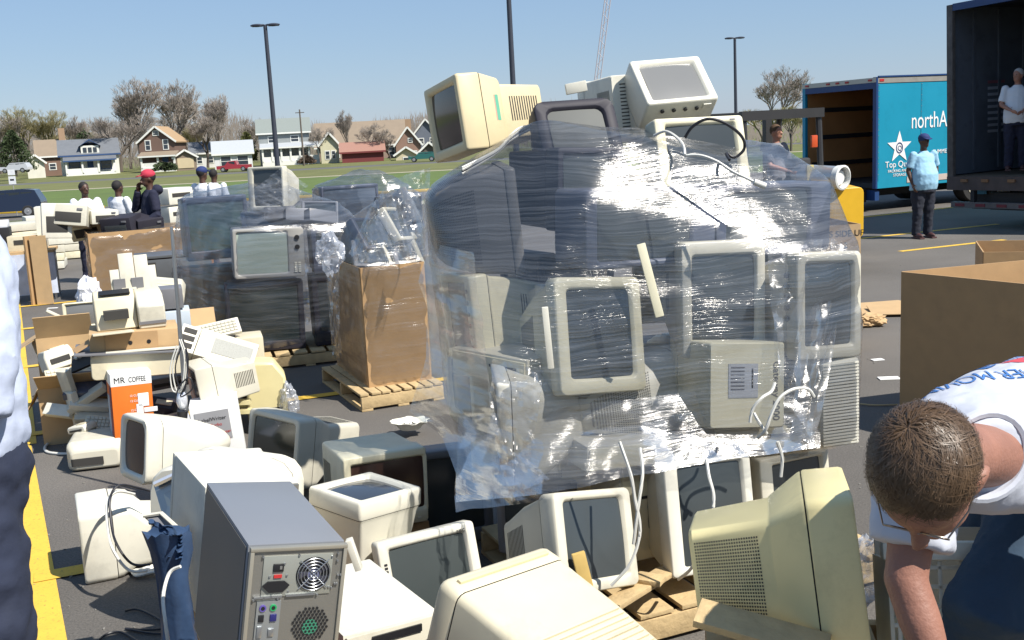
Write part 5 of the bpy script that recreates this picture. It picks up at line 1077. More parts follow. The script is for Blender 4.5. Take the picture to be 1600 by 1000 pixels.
for i in range(-5, 6):
    for j in range(-5, 6):
        x = .045+(i+(j % 2)*.5)*.0098; z = .012+j*.0086
        if (x-.045)**2+(z-.012)**2 < .048**2: q.cyl((x, .0005, z), (x, -.0012, z), .0036, n=6)
q.done('vent_holes', BLK, t, smooth=False, stuff=True)
q = MB(); q.cyl((.045, .001, .006), (.045, -.0006, .006), .02, n=20); q.done('fan_hub', mat('fan_green', (.04, .20, .12), .5), t)
for i in range(5): q = MB(); q.box((.01, -.0006, -.075-i*.024), (.095, .004, .016)); q.done('slot_cover', REAR, t)
# white tower behind
t = thing('computer_tower', 'large white computer case directly behind the grey tower', 'computer', (-.946, 3.477, .679), (3, 8.4, 31.1), 'computer towers'); W_, D_, H_ = .329, .455, .46
q = MB(); q.box((0, D_/2, 0), (W_, D_-.05, H_), bev=.006); q.done('case', PL['white'], t)
q = MB(); q.box((0, D_-.012, 0), (W_+.004, .03, H_+.004), bev=.008); q.done('front_panel', PL['white'], t)
q = MB(); q.box((0, .012, 0), (W_-.01, .015, H_-.01)); q.done('rear_panel', REAR, t)
t = thing('computer_tower', 'bright white slim computer case right of the grey tower at the bottom edge', 'computer', (-.401, 2.894, .452), (.6, 2.2, 31.5), 'computer towers'); W_, D_, H_ = .306, .52, .41
q = MB(); q.box((0, D_/2, 0), (W_, D_-.03, H_), bev=.006); q.done('case', PL['white'], t)
q = MB(); q.box((0, .006, 0), (W_-.012, .012, H_-.012), bev=.003); q.done('rear_panel', PL['grey'], t)
q = MB(); q.box((.01, -.003, H_/2-.03), (.16, .006, .022)); q.done('drive_slot', BLK, t)
q = MB(); q.box((0, 0, 0), (.018, .03, .09), bev=.002); o = q.done('plastic_strip', PL['white']); o.location = at(553, 866, 2.75); o.rotation_euler = (0, R(-14), 0); tag(o, 'short white plastic strip poking up behind the grey tower corner', 'plastic strip')
monitor('white monitor back with rounded top peeking over the white computer case', ((-1.22, 4.55, .50), (4, -4, 160), (.56, .36, .46)), 'white', 'box', vents='', btn=0, corner=.1, shell=.2, group=NG)
monitor('dark grey monitor back between the yellowed monitor and the film skirt', ((-.34, 5.12, .26), (0, 0, 14), (.40, .42, .50)), 'mid', 'stepbig', vents='', btn=0, shell=.2, group=NG)
q = MB(); q.ell((0, 0, 0), (.04, .012, .012)); 
# supports
for i in range(4): pallet(['lowest pallet of the stack under the tipped yellowed monitor', 'second pallet up under the tipped yellowed monitor', 'third pallet up under the tipped yellowed monitor', 'top pallet carrying the tipped yellowed monitor'][i], (.95+.01*i, 2.62, .141*i), (0, 0, -14+i*1.5), 1.0, .8)
for i in range(2): pallet(['lower pallet under the ribbed beige monitor', 'upper pallet under the ribbed beige monitor'][i], (-.02, 2.45, .141*i), (0, 0, 30+i*3), .9, .8)
q = MB(); q.box((0, 0, 0), (.34, .10, .022), bev=.003); o = q.done('wood_plank', WOOD); o.location = at(1190, 985, 2.55); o.rotation_euler = (R(12), R(10), R(-22)); tag(o, 'loose sunlit plank end in front of the tipped yellowed monitor', 'plank')
q = MB(); q.box((0, 0, 0), (.05, .022, .20), bev=.003); o = q.done('wood_plank', mat('wood_yellow', (.55, .38, .12), .7, var=.3, vs=10)); o.location = at(913, 903, 3.75); o.rotation_euler = (R(-8), R(-10), R(10)); tag(o, 'short yellow board standing in front of the lower left screen', 'plank')
for k, (a_, b_) in enumerate((((956, 925, 3.8), (1060, 900, 4.15)), ((995, 895, 4.0), (1035, 915, 3.95)))):
    A_, B_ = at(*a_), at(*b_); d_ = B_-A_; q = MB(); q.box((0, 0, 0), (d_.length, .08, .022), bev=.003); o = q.done('wood_plank', WOOD); o.location = (A_+B_)/2; o.rotation_euler = (0, 0, math.atan2(d_.y, d_.x)); tag(o, ['broken plank lying along the big pallet edge', 'short cross plank on the big pallet edge'][k], 'plank')

# ---------------------------------------------------------------- laundry basket, foil bowls, papers
def film_ball(name, label, c, r, m, seed, cat='plastic scrap', group=None, sq=(1, 1, 1)):
    q = MB(); bmesh.ops.create_icosphere(q.bm, subdivisions=4, radius=1)
    for v in q.bm.verts:
        d = v.co.normalized(); k = 1+.35*noise.noise(d*2.1+V((seed, 0, 0)))+.22*noise.noise(d*6+V((0, seed, 0))); v.co = V((d.x*r*sq[0], d.y*r*sq[1], d.z*r*sq[2]))*k
    o = q.done(name, m); o.location = c; tag(o, label, cat, group); return o
FILMC = film_mat('crumpled_film', zs=3, haze=.35, st=2)
q = MB(); rnd = random.Random(12)
for i in range(700):
    px, py = rnd.uniform(30, 1560), rnd.uniform(400, 1000)**1.0; g = G(px, py, .003); k = rnd.uniform(.002, .009)
    q.box((g.x, g.y, k*.4), (k*rnd.uniform(1, 2), k, k*.7), (0, 0, rnd.uniform(0, 3)))
struct(q.done('gravel_bits', mat('gravel', (.20, .19, .17), .9, var=.5, vs=2), smooth=False), 'stuff')
t = thing('laundry_basket', 'white plastic grid basket beside the bending man', 'basket', at(1500, 905, 2.62), (-18, 0, -8))
for i in range(7):
    x = -.16+i*.055; q = MB(); q.box((x, 0, -.10), (.011, .008, .30), bev=.002); q.done('grid_bar', PL['white'], t)
for i in range(6):
    z = .03-i*.05; q = MB(); q.box((0, 0, z), (.35, .008, .011), bev=.002); q.done('grid_bar', PL['white'], t)
q = MB(); q.box((0, -.01, .075), (.40, .05, .05), bev=.012); q.done('rim', PL['white'], t)
q = MB(); q.box((0, .18, .0), (.36, .01, .25)); q.box((-.18, .09, -.1), (.01, .2, .3)); q.done('far_wall', PL['grey'], t)
for lb_, c_, d_, rz_ in (('closed carton under the slim white computer case', (-.50, 3.13, .115), (.32, .44, .23), 31), ('closed carton under the large white computer case', (-1.06, 3.68, .215), (.34, .44, .43), 31), ('closed carton under the yellowed square monitor', (-.70, 4.96, .115), (.38, .36, .23), 25), ('closed carton under the white monitor back by the computer cases', (-1.12, 4.40, .12), (.4, .3, .24), -20)):
    t = thing('carton', lb_, 'carton', c_, (0, 0, rz_)); q = MB(); q.box((0, 0, 0), d_, bev=.003); q.done('body', CARD, t); q = MB(); q.box((0, 0, d_[2]/2+.0005), (.05, d_[1], .002)); q.done('tape', CARDL, t)
film_ball('crumpled_film', 'crumpled clear plastic bag between the tipped monitor and the man', at(1358, 890, 3.15), .085, FILMC, 3, sq=(.8, .8, 1.2))
def dish():
    q = MB(); n = 36
    rg = lambda r, z, w_: [V(((r+w_*sin(i*9*2*pi/n*1))*cos(2*pi*i/n), (r+w_*sin(i*9*2*pi/n))*sin(2*pi*i/n)*.8, z+w_*.4*cos(i*7*2*pi/n))) for i in range(n)]
    q.loft([rg(.07, .0, 0), rg(.10, .035, .003), rg(.135, .06, .012), rg(.13, .062, .012), rg(.095, .04, .003), rg(.065, .008, 0)]); return q
o = dish().done('paper_bowl', mat('bowl_white', (.68, .66, .56), .6, var=.3, vs=25)); o.location = G(641, 670, .05); tag(o, 'crinkled white bowl of scraps on the asphalt behind the yellowed monitor', 'bowl')
q = MB(); rnd = random.Random(2)
for i in range(26): a = rnd.uniform(0, 6.28); r_ = rnd.uniform(0, .07); q.box((r_*cos(a), r_*sin(a)*.8, .03), (.018, .006, .006), (rnd.random(), rnd.random(), a))
o2 = q.done('scraps', BLK, o, stuff=True)
for i, (px, py, w_, d_, a) in enumerate(((1371, 563, .10, .06, 10), (1389, 592, .16, .09, -4), (1591, 378, .12, .10, 30), (82, 482, .14, .05, 0), (100, 634, .25, .02, -10), (205, 642, .06, .04, 20))):
    q = MB(); q.box((0, 0, 0), (w_, d_, .006)); o = q.done('paper_scrap', PAPER); g = G(px, py); o.location = (g.x, g.y, .006); o.rotation_euler.z = R(a)
    tag(o, ['small white paper scrap, farther of the two by the big carton', 'larger white paper scrap right beside the big carton', 'white scrap on the lot beyond the small carton', 'white scrap on the ground below the wrapped carton', 'white stick lying left of the opened carton', 'small scrap by the white cord'][i], 'paper scrap')
tube_obj('twine', 'pale twine stretched across the asphalt from the film to the carton', [G(1344, 631, .01), G(1370, 633, .01), G(1402, 632, .01)], .006, mat('twine', (.5, .38, .2), .8), 'twine')

# ---------------------------------------------------------------- cartons
def carton(name, label, loc, rz, W, D, H, m=CARD, top='open', thick=.008, flaps=(), group=None, rot=None, cat='carton'):
    t = thing(name, label, cat, loc, rot or (0, 0, rz), group)
    for c_, d_ in (((0, -D/2, H/2), (W, thick, H)), ((0, D/2, H/2), (W, thick, H))): q = MB(); q.box(c_, d_); q.done('side_panel', m, t)
    for c_, d_ in (((-W/2, 0, H/2), (thick, D-thick-.001, H-.002)), ((W/2, 0, H/2), (thick, D-thick-.001, H-.002))): q = MB(); q.box(c_, d_); q.done('side_panel', m, t)
    q = MB(); q.box((0, 0, .008), (W-thick-.002, D-thick-.002, .012)); q.done('bottom', m, t)
    if top == 'shut':
        for s in (-1, 1): q = MB(); q.box((0, s*D/4, H-.003), (W-.012, D/2-.006, .006)); q.done('flap', m, t)
    for side, L, a in flaps:   # side: 0 -y, 1 +x, 2 +y, 3 -x ; a = outward angle below horizontal
        q = MB(); wd = W if side in (0, 2) else D; q.box((0, -L/2, 0), (wd-.01, L, thick*.8)); o = q.done('flap', m, t)
        z = [0, 90, 180, 270][side]; o.location = ((0, -D/2, H), (W/2, 0, H), (0, D/2, H), (-W/2, 0, H))[side]; o.rotation_euler = Euler((R(a), 0, R(z)))
    return t
carton('large_carton', 'large open brown carton with its dark side to the camera behind the bending man', (2.869+.0, 6.376, 0), -45, 1.25, .01, 1, ) if False else None
t = thing('large_carton', 'large open brown carton with its dark shaded side behind the bending man', 'carton', (2.60, 6.95, 0), (0, 0, 0))
nv_, fv_ = V((.52, -.854, 0))*1.25, V((.97, .24, 0))*1.15
for a_, b_ in ((V(), nv_), (V(), fv_), (nv_, nv_+fv_), (fv_, nv_+fv_)):
    d_ = b_-a_; q = MB(); c_ = (a_+b_)/2; q.box((c_.x, c_.y, .512), (d_.length-.014, .012, 1.02), (0, 0, math.atan2(d_.y, d_.x))); q.done('side_panel', CARD, t)
q = MB(); q.loft([[V((p_.x, p_.y, z)) for p_ in (nv_*.99+fv_*.01, nv_*.99+fv_*.99, nv_*.01+fv_*.99, (nv_+fv_)*.01)] for z in (.004, .012)]); q.done('bottom', CARD, t)
p = at(1537, 394, 10.2); t = thing('carton', 'small open carton beyond the large dark carton at the right edge', 'carton', (p.x, p.y, 0), (0, 0, -20))
hz_ = p.z
for c_, d_ in (((.5, 0, hz_/2), (1.0, .012, hz_)), ((0, .5, hz_/2), (.012, .985, hz_-.002)), ((.5, 1.0, hz_/2), (1.0, .012, hz_)), ((1, .5, hz_/2), (.012, .985, hz_-.002))): q = MB(); q.box(c_, d_); q.done('side_panel', CARD, t)
p = at(1348, 352, 9.0); carton('tall_carton', 'brown carton with black print behind the right shoulder of the stack', (p.x-.5, 9.5, 0), 4, 1.0, .8, p.z, CARDL, 'open')
t = last() if False else [o for o in C.objects if o.name.startswith('tall_carton')][-1]
text('carton_print', 'THIS SIDE UP', .075, BLK, t, (.10, -.406, p.z-.10), (90, 0, 0), .0008); text('carton_print', '1 of 2', .07, BLK, t, (.22, -.406, p.z-.20), (90, 0, 0), .0008)
q = MB(); q.box((0, 0, 0), (.95, .70, .008)); o = q.done('flat_cardboard', CARDL); g = G(1385, 483); o.location = (g.x-.1, g.y, .02); o.rotation_euler = (0, R(1), R(12)); tag(o, 'flattened sheet of cardboard on the ground left of the large dark carton', 'cardboard')
q = MB(); q.box((0, 0, 0), (.5, .4, .008)); o = q.done('flat_cardboard', CARDL); g = G(1392, 488); o.location = (g.x, g.y-.1, .045); o.rotation_euler = (R(4), 0, R(-10)); tag(o, 'smaller cardboard sheet lying on top of the flattened sheet', 'cardboard')
film_ball('crushed_cardboard', 'crushed lump of cardboard beside the flattened sheet', G(1360, 500, .06), .14, CARDL, 4, 'cardboard', sq=(1, .8, .5))

# wrapped carton on pallet, centre left
carton('tall_carton', 'tall wrapped brown carton standing on a pallet left of the main stack', (-1.115, 8.73, .135), 22.5, .52, 1.04, .96, CARD, 'open')
t = pallet('pallet under the tall wrapped brown carton', (-1.13, 8.62, 0), (0, 0, 24), .68, 1.22)
PC = 'discarded parts heaped in the tall wrapped carton'
for k, (px, py, Y, c_, s_) in enumerate(((585, 376, 8.7, 'mid', .38), (628, 374, 8.8, 'grey', .34), (585, 345, 8.9, 'blueg', .40), (625, 330, 8.9, 'grey', .40), (645, 300, 9.2, 'darkmid', .40))):
    monitor(['mid grey monitor at the mouth of the wrapped carton', 'grey monitor beside it at the mouth of the wrapped carton', 'blue grey monitor higher in the wrapped carton', 'grey monitor near the top of the wrapped carton', 'pale monitor crowning the wrapped carton'][k], (at(px, py, Y)-V((0, 0, .1)), (-50+k*7, 5, 15+k*20), (s_, .35, s_*.8)), c_, 'taper', vents='', btn=0, group=PC)
bpy.context.view_layer.update()
def wrap_group(lbl, sel, m, centre, extra=(), hem=None, amp=.015, seed=1, nu=110, nv=60):
    pts = [];
    for o in list(C.objects):
        if o.get('label') and o.parent is None and sel(o): pts += corners(o)
    pts += list(extra); wrap('stretch_film', lbl, pts, m, centre, hem, .012, nu, nv, amp, seed=seed)
wrap_group('clear film tight round the tall brown carton with crumpled shiny top', lambda o: o.name.startswith('tall_carton') and 'wrapped' in o['label'] or o.get('group') == PC, FILM4, (-1.1, 8.72, .75), hem=lambda p: .10, seed=3, amp=.02)
sheet('loose_film', 'bright crumpled film over the top of the tall wrapped carton', Wp([(545, 395, 8.1), (575, 330, 8.2), (610, 280, 8.3), (672, 262, 8.4)]), Wp([(560, 412, 7.9), (600, 408, 7.85), (640, 405, 7.85), (676, 398, 7.9)]), FILM2, seed=11, amp=.10, wav=14)
film_ball('crumpled_film', 'tangle of torn film hanging at the upper left corner of the wrapped carton', at(516, 395, 8.0), .14, FILMC, 8, sq=(.7, .7, 1.1))
sheet('loose_film', 'shiny strip of film hanging down the left edge of the tall wrapped carton', Wp([(506, 380, 8.5), (512, 460, 8.6), (520, 560, 8.7)]), Wp([(530, 395, 8.3), (530, 470, 8.4), (534, 560, 8.5)]), FILM2, seed=13, amp=.05)

# ---------------------------------------------------------------- wrapped television stacks
GT = 'televisions wrapped together left of the tall carton'
pallet('pallet under the wrapped televisions', (-2.08, 10.30, 0), (0, 0, 17), 1.30, 1.1)
monitor('old television with pale green screen and grey control panel in the wrapped stack', ((-2.22, 9.79, 1.084), (1, 2.2, 19.5), (.65, .47, .463)), 'greyl', 'box', (.06, .24, .08, .10), SCRL, .3, 'top', 0, .02, group=GT, name='television', cat='television')
tv = last()
for i in range(5):
    for j in range(2): q = MB(); q.box((.24+j*.035, -.004, -.10-i*.02), (.024, .008, .012)); q.done('button', PL['white'], tv)
for i in range(2): q = MB(); q.cyl((.26, -.014, .14-i*.09), (.26, 0, .14-i*.09), .022, n=16); q.done('dial', BLK, tv)
monitor('large console television with dark screen at the bottom of the wrapped stack', ((-2.318, 9.84, .485), (0, 1.9, 15.2), (.72, .49, .66)), 'dark', 'box', (.06, .08, .08, .14), mat('screen_dark_green', (.03, .042, .04), .12, spec=.9), .3, '', 0, .01, group=GT, name='television', cat='television')
monitor('dark television at the lower right of the wrapped stack', ((-1.60, 10.05, .49), (0, 0, 17), (.60, .5, .68)), 'dark', 'box', (.1, .1, .1, .2), SCR, .3, '', 0, .01, group=GT, name='television', cat='television')
monitor('blue grey television right of the pale green screen', ((-1.60, 10.02, 1.06), (0, 0, 17), (.52, .5, .42)), 'blueg', 'box', (.1, .1, .1, .2), SCR, .3, '', 0, .01, group=GT, name='television', cat='television')
monitor('small dark monitor leaning on the right top of the wrapped televisions', (at(500, 335, 10.5), (-20, 4, 10), (.36, .3, .28)), 'mid', 'taper', (.1, .1, .1, .1), SCR, .3, '', 0, group=GT)
monitor('beige framed monitor standing highest on the wrapped televisions', (at(415, 295, 10.6), (-4, 0, -22), (.42, .42, .44)), 'grey', 'taper', (.16, .08, .08, .12), SCR, .2, 'left', 0, group=GT)
monitor('dark television lying on top behind the pale green screen', (at(420, 345, 10.9), (-60, 0, 15), (.55, .35, .40)), 'mid', 'box', (.1, .1, .1, .1), SCR, .3, '', 0, group=GT, name='television', cat='television')
monitor('wide blue grey television at the left rear of the wrapped stack', (at(340, 356, 11.2), (0, 0, 24), (.66, .6, .66)), 'blueg', 'box', (.07, .07, .1, .15), mat('screen_haze_green', (.06, .09, .08), .2), .3, '', 0, .01, group=GT, name='television', cat='television')
monitor('black television below the wide blue grey one at the left rear', (at(345, 470, 11.2), (0, 0, 24), (.85, .6, .75)), 'dark', 'box', (.07, .07, .1, .15), SCR, .3, '', 0, .01, group=GT, name='television', cat='television')
for k in range(3):
    q = MB(); q.box((0, 0, 0), (.30, .22, .12), (R(-15), R(6*k), R(20*k)), bev=.01); o = q.done('video_recorder', PL['mid']); o.location = at(440+k*28, 335+k*3, 10.3); tag(o, ['left one of three small grey boxes on the wrapped televisions', 'middle one of three small grey boxes on the wrapped televisions', 'right one of three small grey boxes on the wrapped televisions'][k], 'recorder')
bpy.context.view_layer.update()
wrap_group('hazy clear film round the big stack of televisions left of centre', lambda o: o.get('group') == GT and 'highest' not in o['label'], FILM3, (-2.2, 11.0, .8), extra=Wp([(410, 285, 10.5), (450, 290, 10.6), (300, 300, 11.8)]), hem=lambda p: .16, seed=5, amp=.03)
sheet('loose_film', 'wrinkled bright film tented over the pale green television', Wp([(362, 358, 10.1), (385, 320, 10.2), (400, 292, 10.3), (440, 262, 10.4)]), Wp([(400, 352, 9.95), (425, 335, 10.0), (450, 320, 10.1), (482, 290, 10.3)]), FILM2, seed=17, amp=.12, wav=12)
GB = 'crates wrapped behind the televisions'
p = at(560, 330, 13.5)
monitor('blue grey cabinet wrapped behind the tall carton, nearest the grass', ((p.x-.1, 13.6, 1.05), (0, 0, 24), (.75, .6, .95)), 'blueg', 'box', (.05, .05, .05, .05), mat('screen_haze', (.10, .12, .15), .4), .3, '', 0, .01, group=GB, name='television', cat='television')
monitor('second grey blue set wrapped below the cabinet behind the tall carton', ((p.x, 13.7, .35), (0, 0, 20), (.9, .7, .6)), 'blueg', 'box', (.05, .05, .05, .05), SCR, .3, '', 0, .01, group=GB, name='television', cat='television')
monitor('pale blue set at the right of the far wrapped stack', ((p.x+.6, 13.5, 1.0), (0, 0, 30), (.5, .5, .75)), 'mid', 'box', (.05, .05, .05, .05), SCR, .3, '', 0, .01, group=GB, name='television', cat='television')
bpy.context.view_layer.update()
wrap_group('hazy film round the far stack in front of the grass', lambda o: o.get('group') == GB, FILM3, (p.x+.1, 13.8, .8), extra=[at(590, 262, 13.6), at(560, 266, 13.6)], hem=lambda p: .05, seed=6, amp=.05, nu=80, nv=50)

# ---------------------------------------------------------------- wrapped carton far left, desk, table
t = carton('wide_carton', 'wide brown carton wrapped in film with monitors and printers in it, where three men work', (-5.50, 15.75, 0), 24, 1.42, 1.0, .98, CARD)
for k, (px, py, Y, c_, W_, D_, H_, rz) in enumerate(((112, 338, 15.4, 'grey', .5, .45, .30, 10), (88, 345, 15.2, 'white', .4, .1, .5, 30), (158, 338, 15.6, 'white', .4, .35, .2, 40), (190, 352, 15.5, 'dark', .48, .35, .28, -10), (228, 352, 15.7, 'dark', .40, .4, .3, 40), (140, 352, 15.9, 'cream', .5, .4, .3, 0))):
    q = MB(); q.box((0, 0, 0), (W_, D_, H_), bev=.02); nm = ['printer', 'keyboard', 'printer', 'television', 'television', 'scanner'][k]
    t2 = thing(nm, ['grey white printer on top of the wide wrapped carton', 'white keyboard standing in the left corner of the wide wrapped carton', 'cream lid tilted up in front of the first workman', 'black television lying at the middle of the wide wrapped carton', 'dark monitor tipped at the right of the wide wrapped carton', 'cream scanner behind the black television in the wide carton'][k], ['printer', 'keyboard', 'lid', 'television', 'monitor', 'scanner'][k], at(px, py, Y), (-10+k*6, 8-k*3, rz)); q.done('housing', PL[c_], t2)
    q = MB(); q.box((0, -D_/2-.003, -H_*.1), (W_*.7, .012, H_*.45), bev=.002); q.done('front_slot' if k != 3 else 'screen', SLOT if k != 3 else SCR, t2)
    q = MB(); q.box((W_*.3, -D_/2-.006, H_*.3), (W_*.15, .012, H_*.1), bev=.002); q.done('button', PL['mid'], t2)
bpy.context.view_layer.update()
wrap_group('clear film with a white glare patch round the wide brown carton', lambda o: o.name.startswith('wide_carton'), FILM4, (-5.5, 15.8, .5), hem=lambda p: .02, seed=8, amp=.03, nu=100, nv=50)
g = G(92, 468); t = thing('cardboard_sheet', 'upright strip of tan cardboard at the left end of the wide wrapped carton', 'cardboard', (g.x+.02, 15.0, 0), (0, 0, 5)); q = MB(); q.box((0, 0, .50), (.22, .03, .98)); q.done('panel', CARDL, t); q = MB(); q.box((-.13, .1, .50), (.03, .25, .98), (0, 0, R(-25))); q.done('folded_edge', CARD, t)
dk = thing('desk', 'old wooden desk with dark grey drawer front behind the printer heap', 'desk', (-3.98, 12.57, 0), (0, 0, 18.8))
for c_, d_, m_, n_ in (((0, .3, .84), (.92, .62, .03), STEELD, 'top'), ((0, .0, .68), (.84, .02, .26), STEELD, 'drawer_front'), ((-.42, .3, .41), (.04, .6, .82), WOODB, 'side_panel'), ((.42, .3, .41), (.05, .6, .82), mat('desk_wood', (.24, .10, .035), .5, var=.4), 'side_panel'), ((-.1, .05, .28), (.05, .05, .55), mat('desk_wood', (.24, .10, .035), .5, var=.4), 'leg'), ((0, .58, .45), (.8, .02, .7), WOODB, 'back_panel')):
    q = MB(); q.box(c_, d_, bev=.003); q.done(n_, m_, dk)
q = MB(); q.cyl((.03, -.03, .70), (.03, -.01, .70), .025, n=14); q.done('lock', GALV, dk)
q = MB(); q.box((-.30, -.012, .68), (.16, .01, .20)); q.done('paper_tray', SLOT, dk)
t = thing('folding_table', 'long table with white cloth at the left edge, loaded with boxes', 'table', (-7.7, 15.6, 0), (0, 0, 18))
q = MB(); q.box((0, 0, .72), (1.9, .75, .04)); q.done('tabletop', CARDL, t); q = MB(); q.box((0, -.38, .40), (1.9, .01, .60)); q.done('cloth', mat('poster_cloth', (.50, .55, .68), .8, var=.5, vs=5), t)
q = MB(); q.box((0, -.37, .66), (1.9, .012, .05)); q.done('blue_edge', DKBL, t)
for x in (-.9, .9):
    for y in (-.3, .3): q = MB(); q.cyl((x, y, 0), (x, y, .7), .02); q.done('leg', GALV, t)
for k, (x, y, w_, d_, h_, m_) in enumerate(((.55, -.05, .45, .35, .22, PL['beige']), (.15, .1, .4, .3, .35, BLK), (.12, .12, .42, .3, .10, CWHT), (-.15, -.1, .14, .2, .30, RED), (.78, .1, .12, .3, .62, PL['white']), (-.5, 0, .4, .3, .25, PL['grey']))):
    z = .74+(.35 if k == 2 else 0)+h_/2; q = MB(); q.box((0, 0, 0), (w_, d_, h_), bev=.01); t2 = thing(['crate', 'dark_crate', 'cloth_bundle', 'box', 'box', 'crate'][k], ['beige slotted crate on the left table', 'black open crate on the left table', 'white cloth heaped on the black crate', 'small red box on the left table', 'tall white box at the right end of the left table', 'grey crate at the far end of the left table'][k], 'crate', V((-7.7, 15.6, z))+Matrix.Rotation(R(18), 3, 'Z') @ V((x, y, 0)), (0, 0, 18)); q.done('body', m_, t2)
    if k in (0, 5): q = MB(); q.box((0, -d_/2-.003, .02), (w_*.6, .01, h_*.3)); q.done('slot', SLOT, t2)
# far stacks of boxes on the left and behind the navy hooded man
for k, (px, py, Y, n_, w_) in enumerate(((52, 363, 20, 6, 1.0), (95, 358, 22, 4, 1.0), (75, 352, 25, 5, 1.0))):
    g = G(px, py)
    for j in range(n_):
        q = MB(); q.box((0, 0, 0), (w_, .8, .135), bev=.01); o = q.done('printer_box', [PL['white'], PL['cream'], PL['grey']][(j+k) % 3]); b = at(px, py, Y); o.location = (b.x, Y, .09+j*.15); o.rotation_euler.z = R(18+j*3); tag(o, 'flat pale unit in the %s stack beyond the left table, %s' % (['nearest', 'middle', 'farthest'][k], ['lowest', 'second from the ground', 'third from the ground', 'fourth from the ground', 'fifth from the ground', 'sixth from the ground'][j]), 'flat unit', 'flat units stacked beyond the left table')
q = MB(); q.box((0, 0, .35), (.12, .5, .7), bev=.01); o = q.done('orange_barrier', mat('barrier_orange', (.70, .13, .03), .5)); b = at(38, 355, 19.7); o.location = (b.x-.02, 19.7, 0); tag(o, 'orange upright board at the left end of the pale stack', 'barrier')
q = MB(); q.loft([[V((r_*cos(i*pi/8), r_*sin(i*pi/8), z)) for i in range(16)] for z, r_ in ((0, .2), (.03, .2), (.04, .12), (.3, .03))]); o = q.done('fallen_cone', mat('barrier_orange', (.70, .13, .03), .5)); b = at(8, 341, 40); o.location = (b.x, 38, gz(38)+.1); o.rotation_euler = (R(90), 0, 1); tag(o, 'red orange cone lying beyond the left table near the dark vehicle', 'traffic cone')
for k in range(5):
    t2 = thing('printer', 'white printer in the tall stack right of the navy hooded man, %s' % ['lowest', 'second from the ground', 'third from the ground', 'fourth from the ground', 'topmost'][k], 'printer', (at(280, 400, 17.5).x+.03*(k % 2), 17.5, .15+k*.30), (0, 0, 20+9*k), 'white printers in the far stack')
    q = MB(); q.box((0, 0, 0), (.5, .42, .27), bev=.03); q.done('housing', PL['white'], t2); q = MB(); q.box((0, -.211, .02), (.36, .012, .06)); q.done('paper_slot', SLOT, t2)

# ---------------------------------------------------------------- heap of office waste in the left middle
def pos(px, py, Y): return at(px, py, Y)
PW = PL['grey']
# fax/printer on the top
t = thing('office_printer', 'grey white sheet feed printer with upright paper trays on top of the heap', 'printer', pos(200, 482, 7.3), (2, 0, 24))
q = MB(); q.loft([[V((x, y, z)) for y, z in ((-.16, -.13), (.16, -.13), (.16, .08), (.08, .12), (-.06, .10), (-.16, .03))] for x in (.05, .23)]); q.done('housing', PW, t, bev=.012)
q = MB(); q.loft([[V((x, y, z)) for y, z in ((-.12, -.12), (.15, -.12), (.15, .10), (.02, .14), (-.05, .09))] for x in (-.22, .048)]); q.done('carriage_body', PL['beige'], t, bev=.01)
q = MB(); q.box((-.09, -.135, -.01), (.16, .06, .06)); q.done('paper_slot', SLOT, t)
q = MB(); q.box((-.08, -.02, .125), (.20, .06, .012), (R(20), 0, 0)); q.done('top_slot', BLK, t)
q = MB(); q.box((-.13, -.23, -.115), (.26, .22, .012), (R(-8), 0, 0), bev=.003); q.done('output_tray', PL['beige'], t)
q = MB(); q.box((.14, -.165, -.085), (.18, .008, .02)); q.done('trim_line', PL['mid'], t)
for x, z, w_, h_ in ((.03, .24, .10, .26), (.13, .23, .09, .24), (-.05, .19, .07, .14), (.19, .18, .07, .18)):
    q = MB(); q.box((x, .14, z), (w_, .015, h_), (R(-14), 0, 0), bev=.004); q.done('paper_support', PW, t)
for x in (-.03, .09): q = MB(); q.box((x, .12, .15), (.08, .03, .09)); q.done('paper_guide', PL['mid'], t)
# flat carton tray under it
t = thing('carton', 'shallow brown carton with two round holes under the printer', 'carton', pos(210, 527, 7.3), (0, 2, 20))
q = MB(); q.box((0, 0, 0), (.58, .42, .15), bev=.004); q.done('body', CARDL, t); q = MB(); q.box((-.02, -.215, .01), (.34, .006, .12)); q.done('darker_panel', CARD, t)  # front panel in the darker cardboard tone
for x in (-.03, .09): q = MB(); q.cyl((x, -.217, 0), (x, -.221, 0), .014, n=16); q.done('hole', BLK, t)
q = MB(); q.box((-.33, -.14, -.01), (.14, .15, .008), (0, R(-28), R(10))); q.done('flap', CARD, t)
# scanner/ monitor below
t = thing('scanner', 'beige scanner with raised grey lid under the shallow carton', 'scanner', pos(215, 562, 7.25), (0, 2, 20))
q = MB(); q.loft([rr(.60, .17, .03, y, 0, 0) if i else rr(.56, .12, .03, y, 0, .02) for i, y in enumerate((.20, .14, -.14, -.20))]); q.done('housing', PL['beige'], t, bev=.006)
q = MB(); q.box((-.06, -.02, .09), (.68, .44, .014), (0, R(2), 0), bev=.004); q.done('lid', PL['mid'], t); q = MB(); q.box((.05, -.20, .101), (.5, .06, .010), bev=.003); q.done('lid_edge', PL['white'], t)
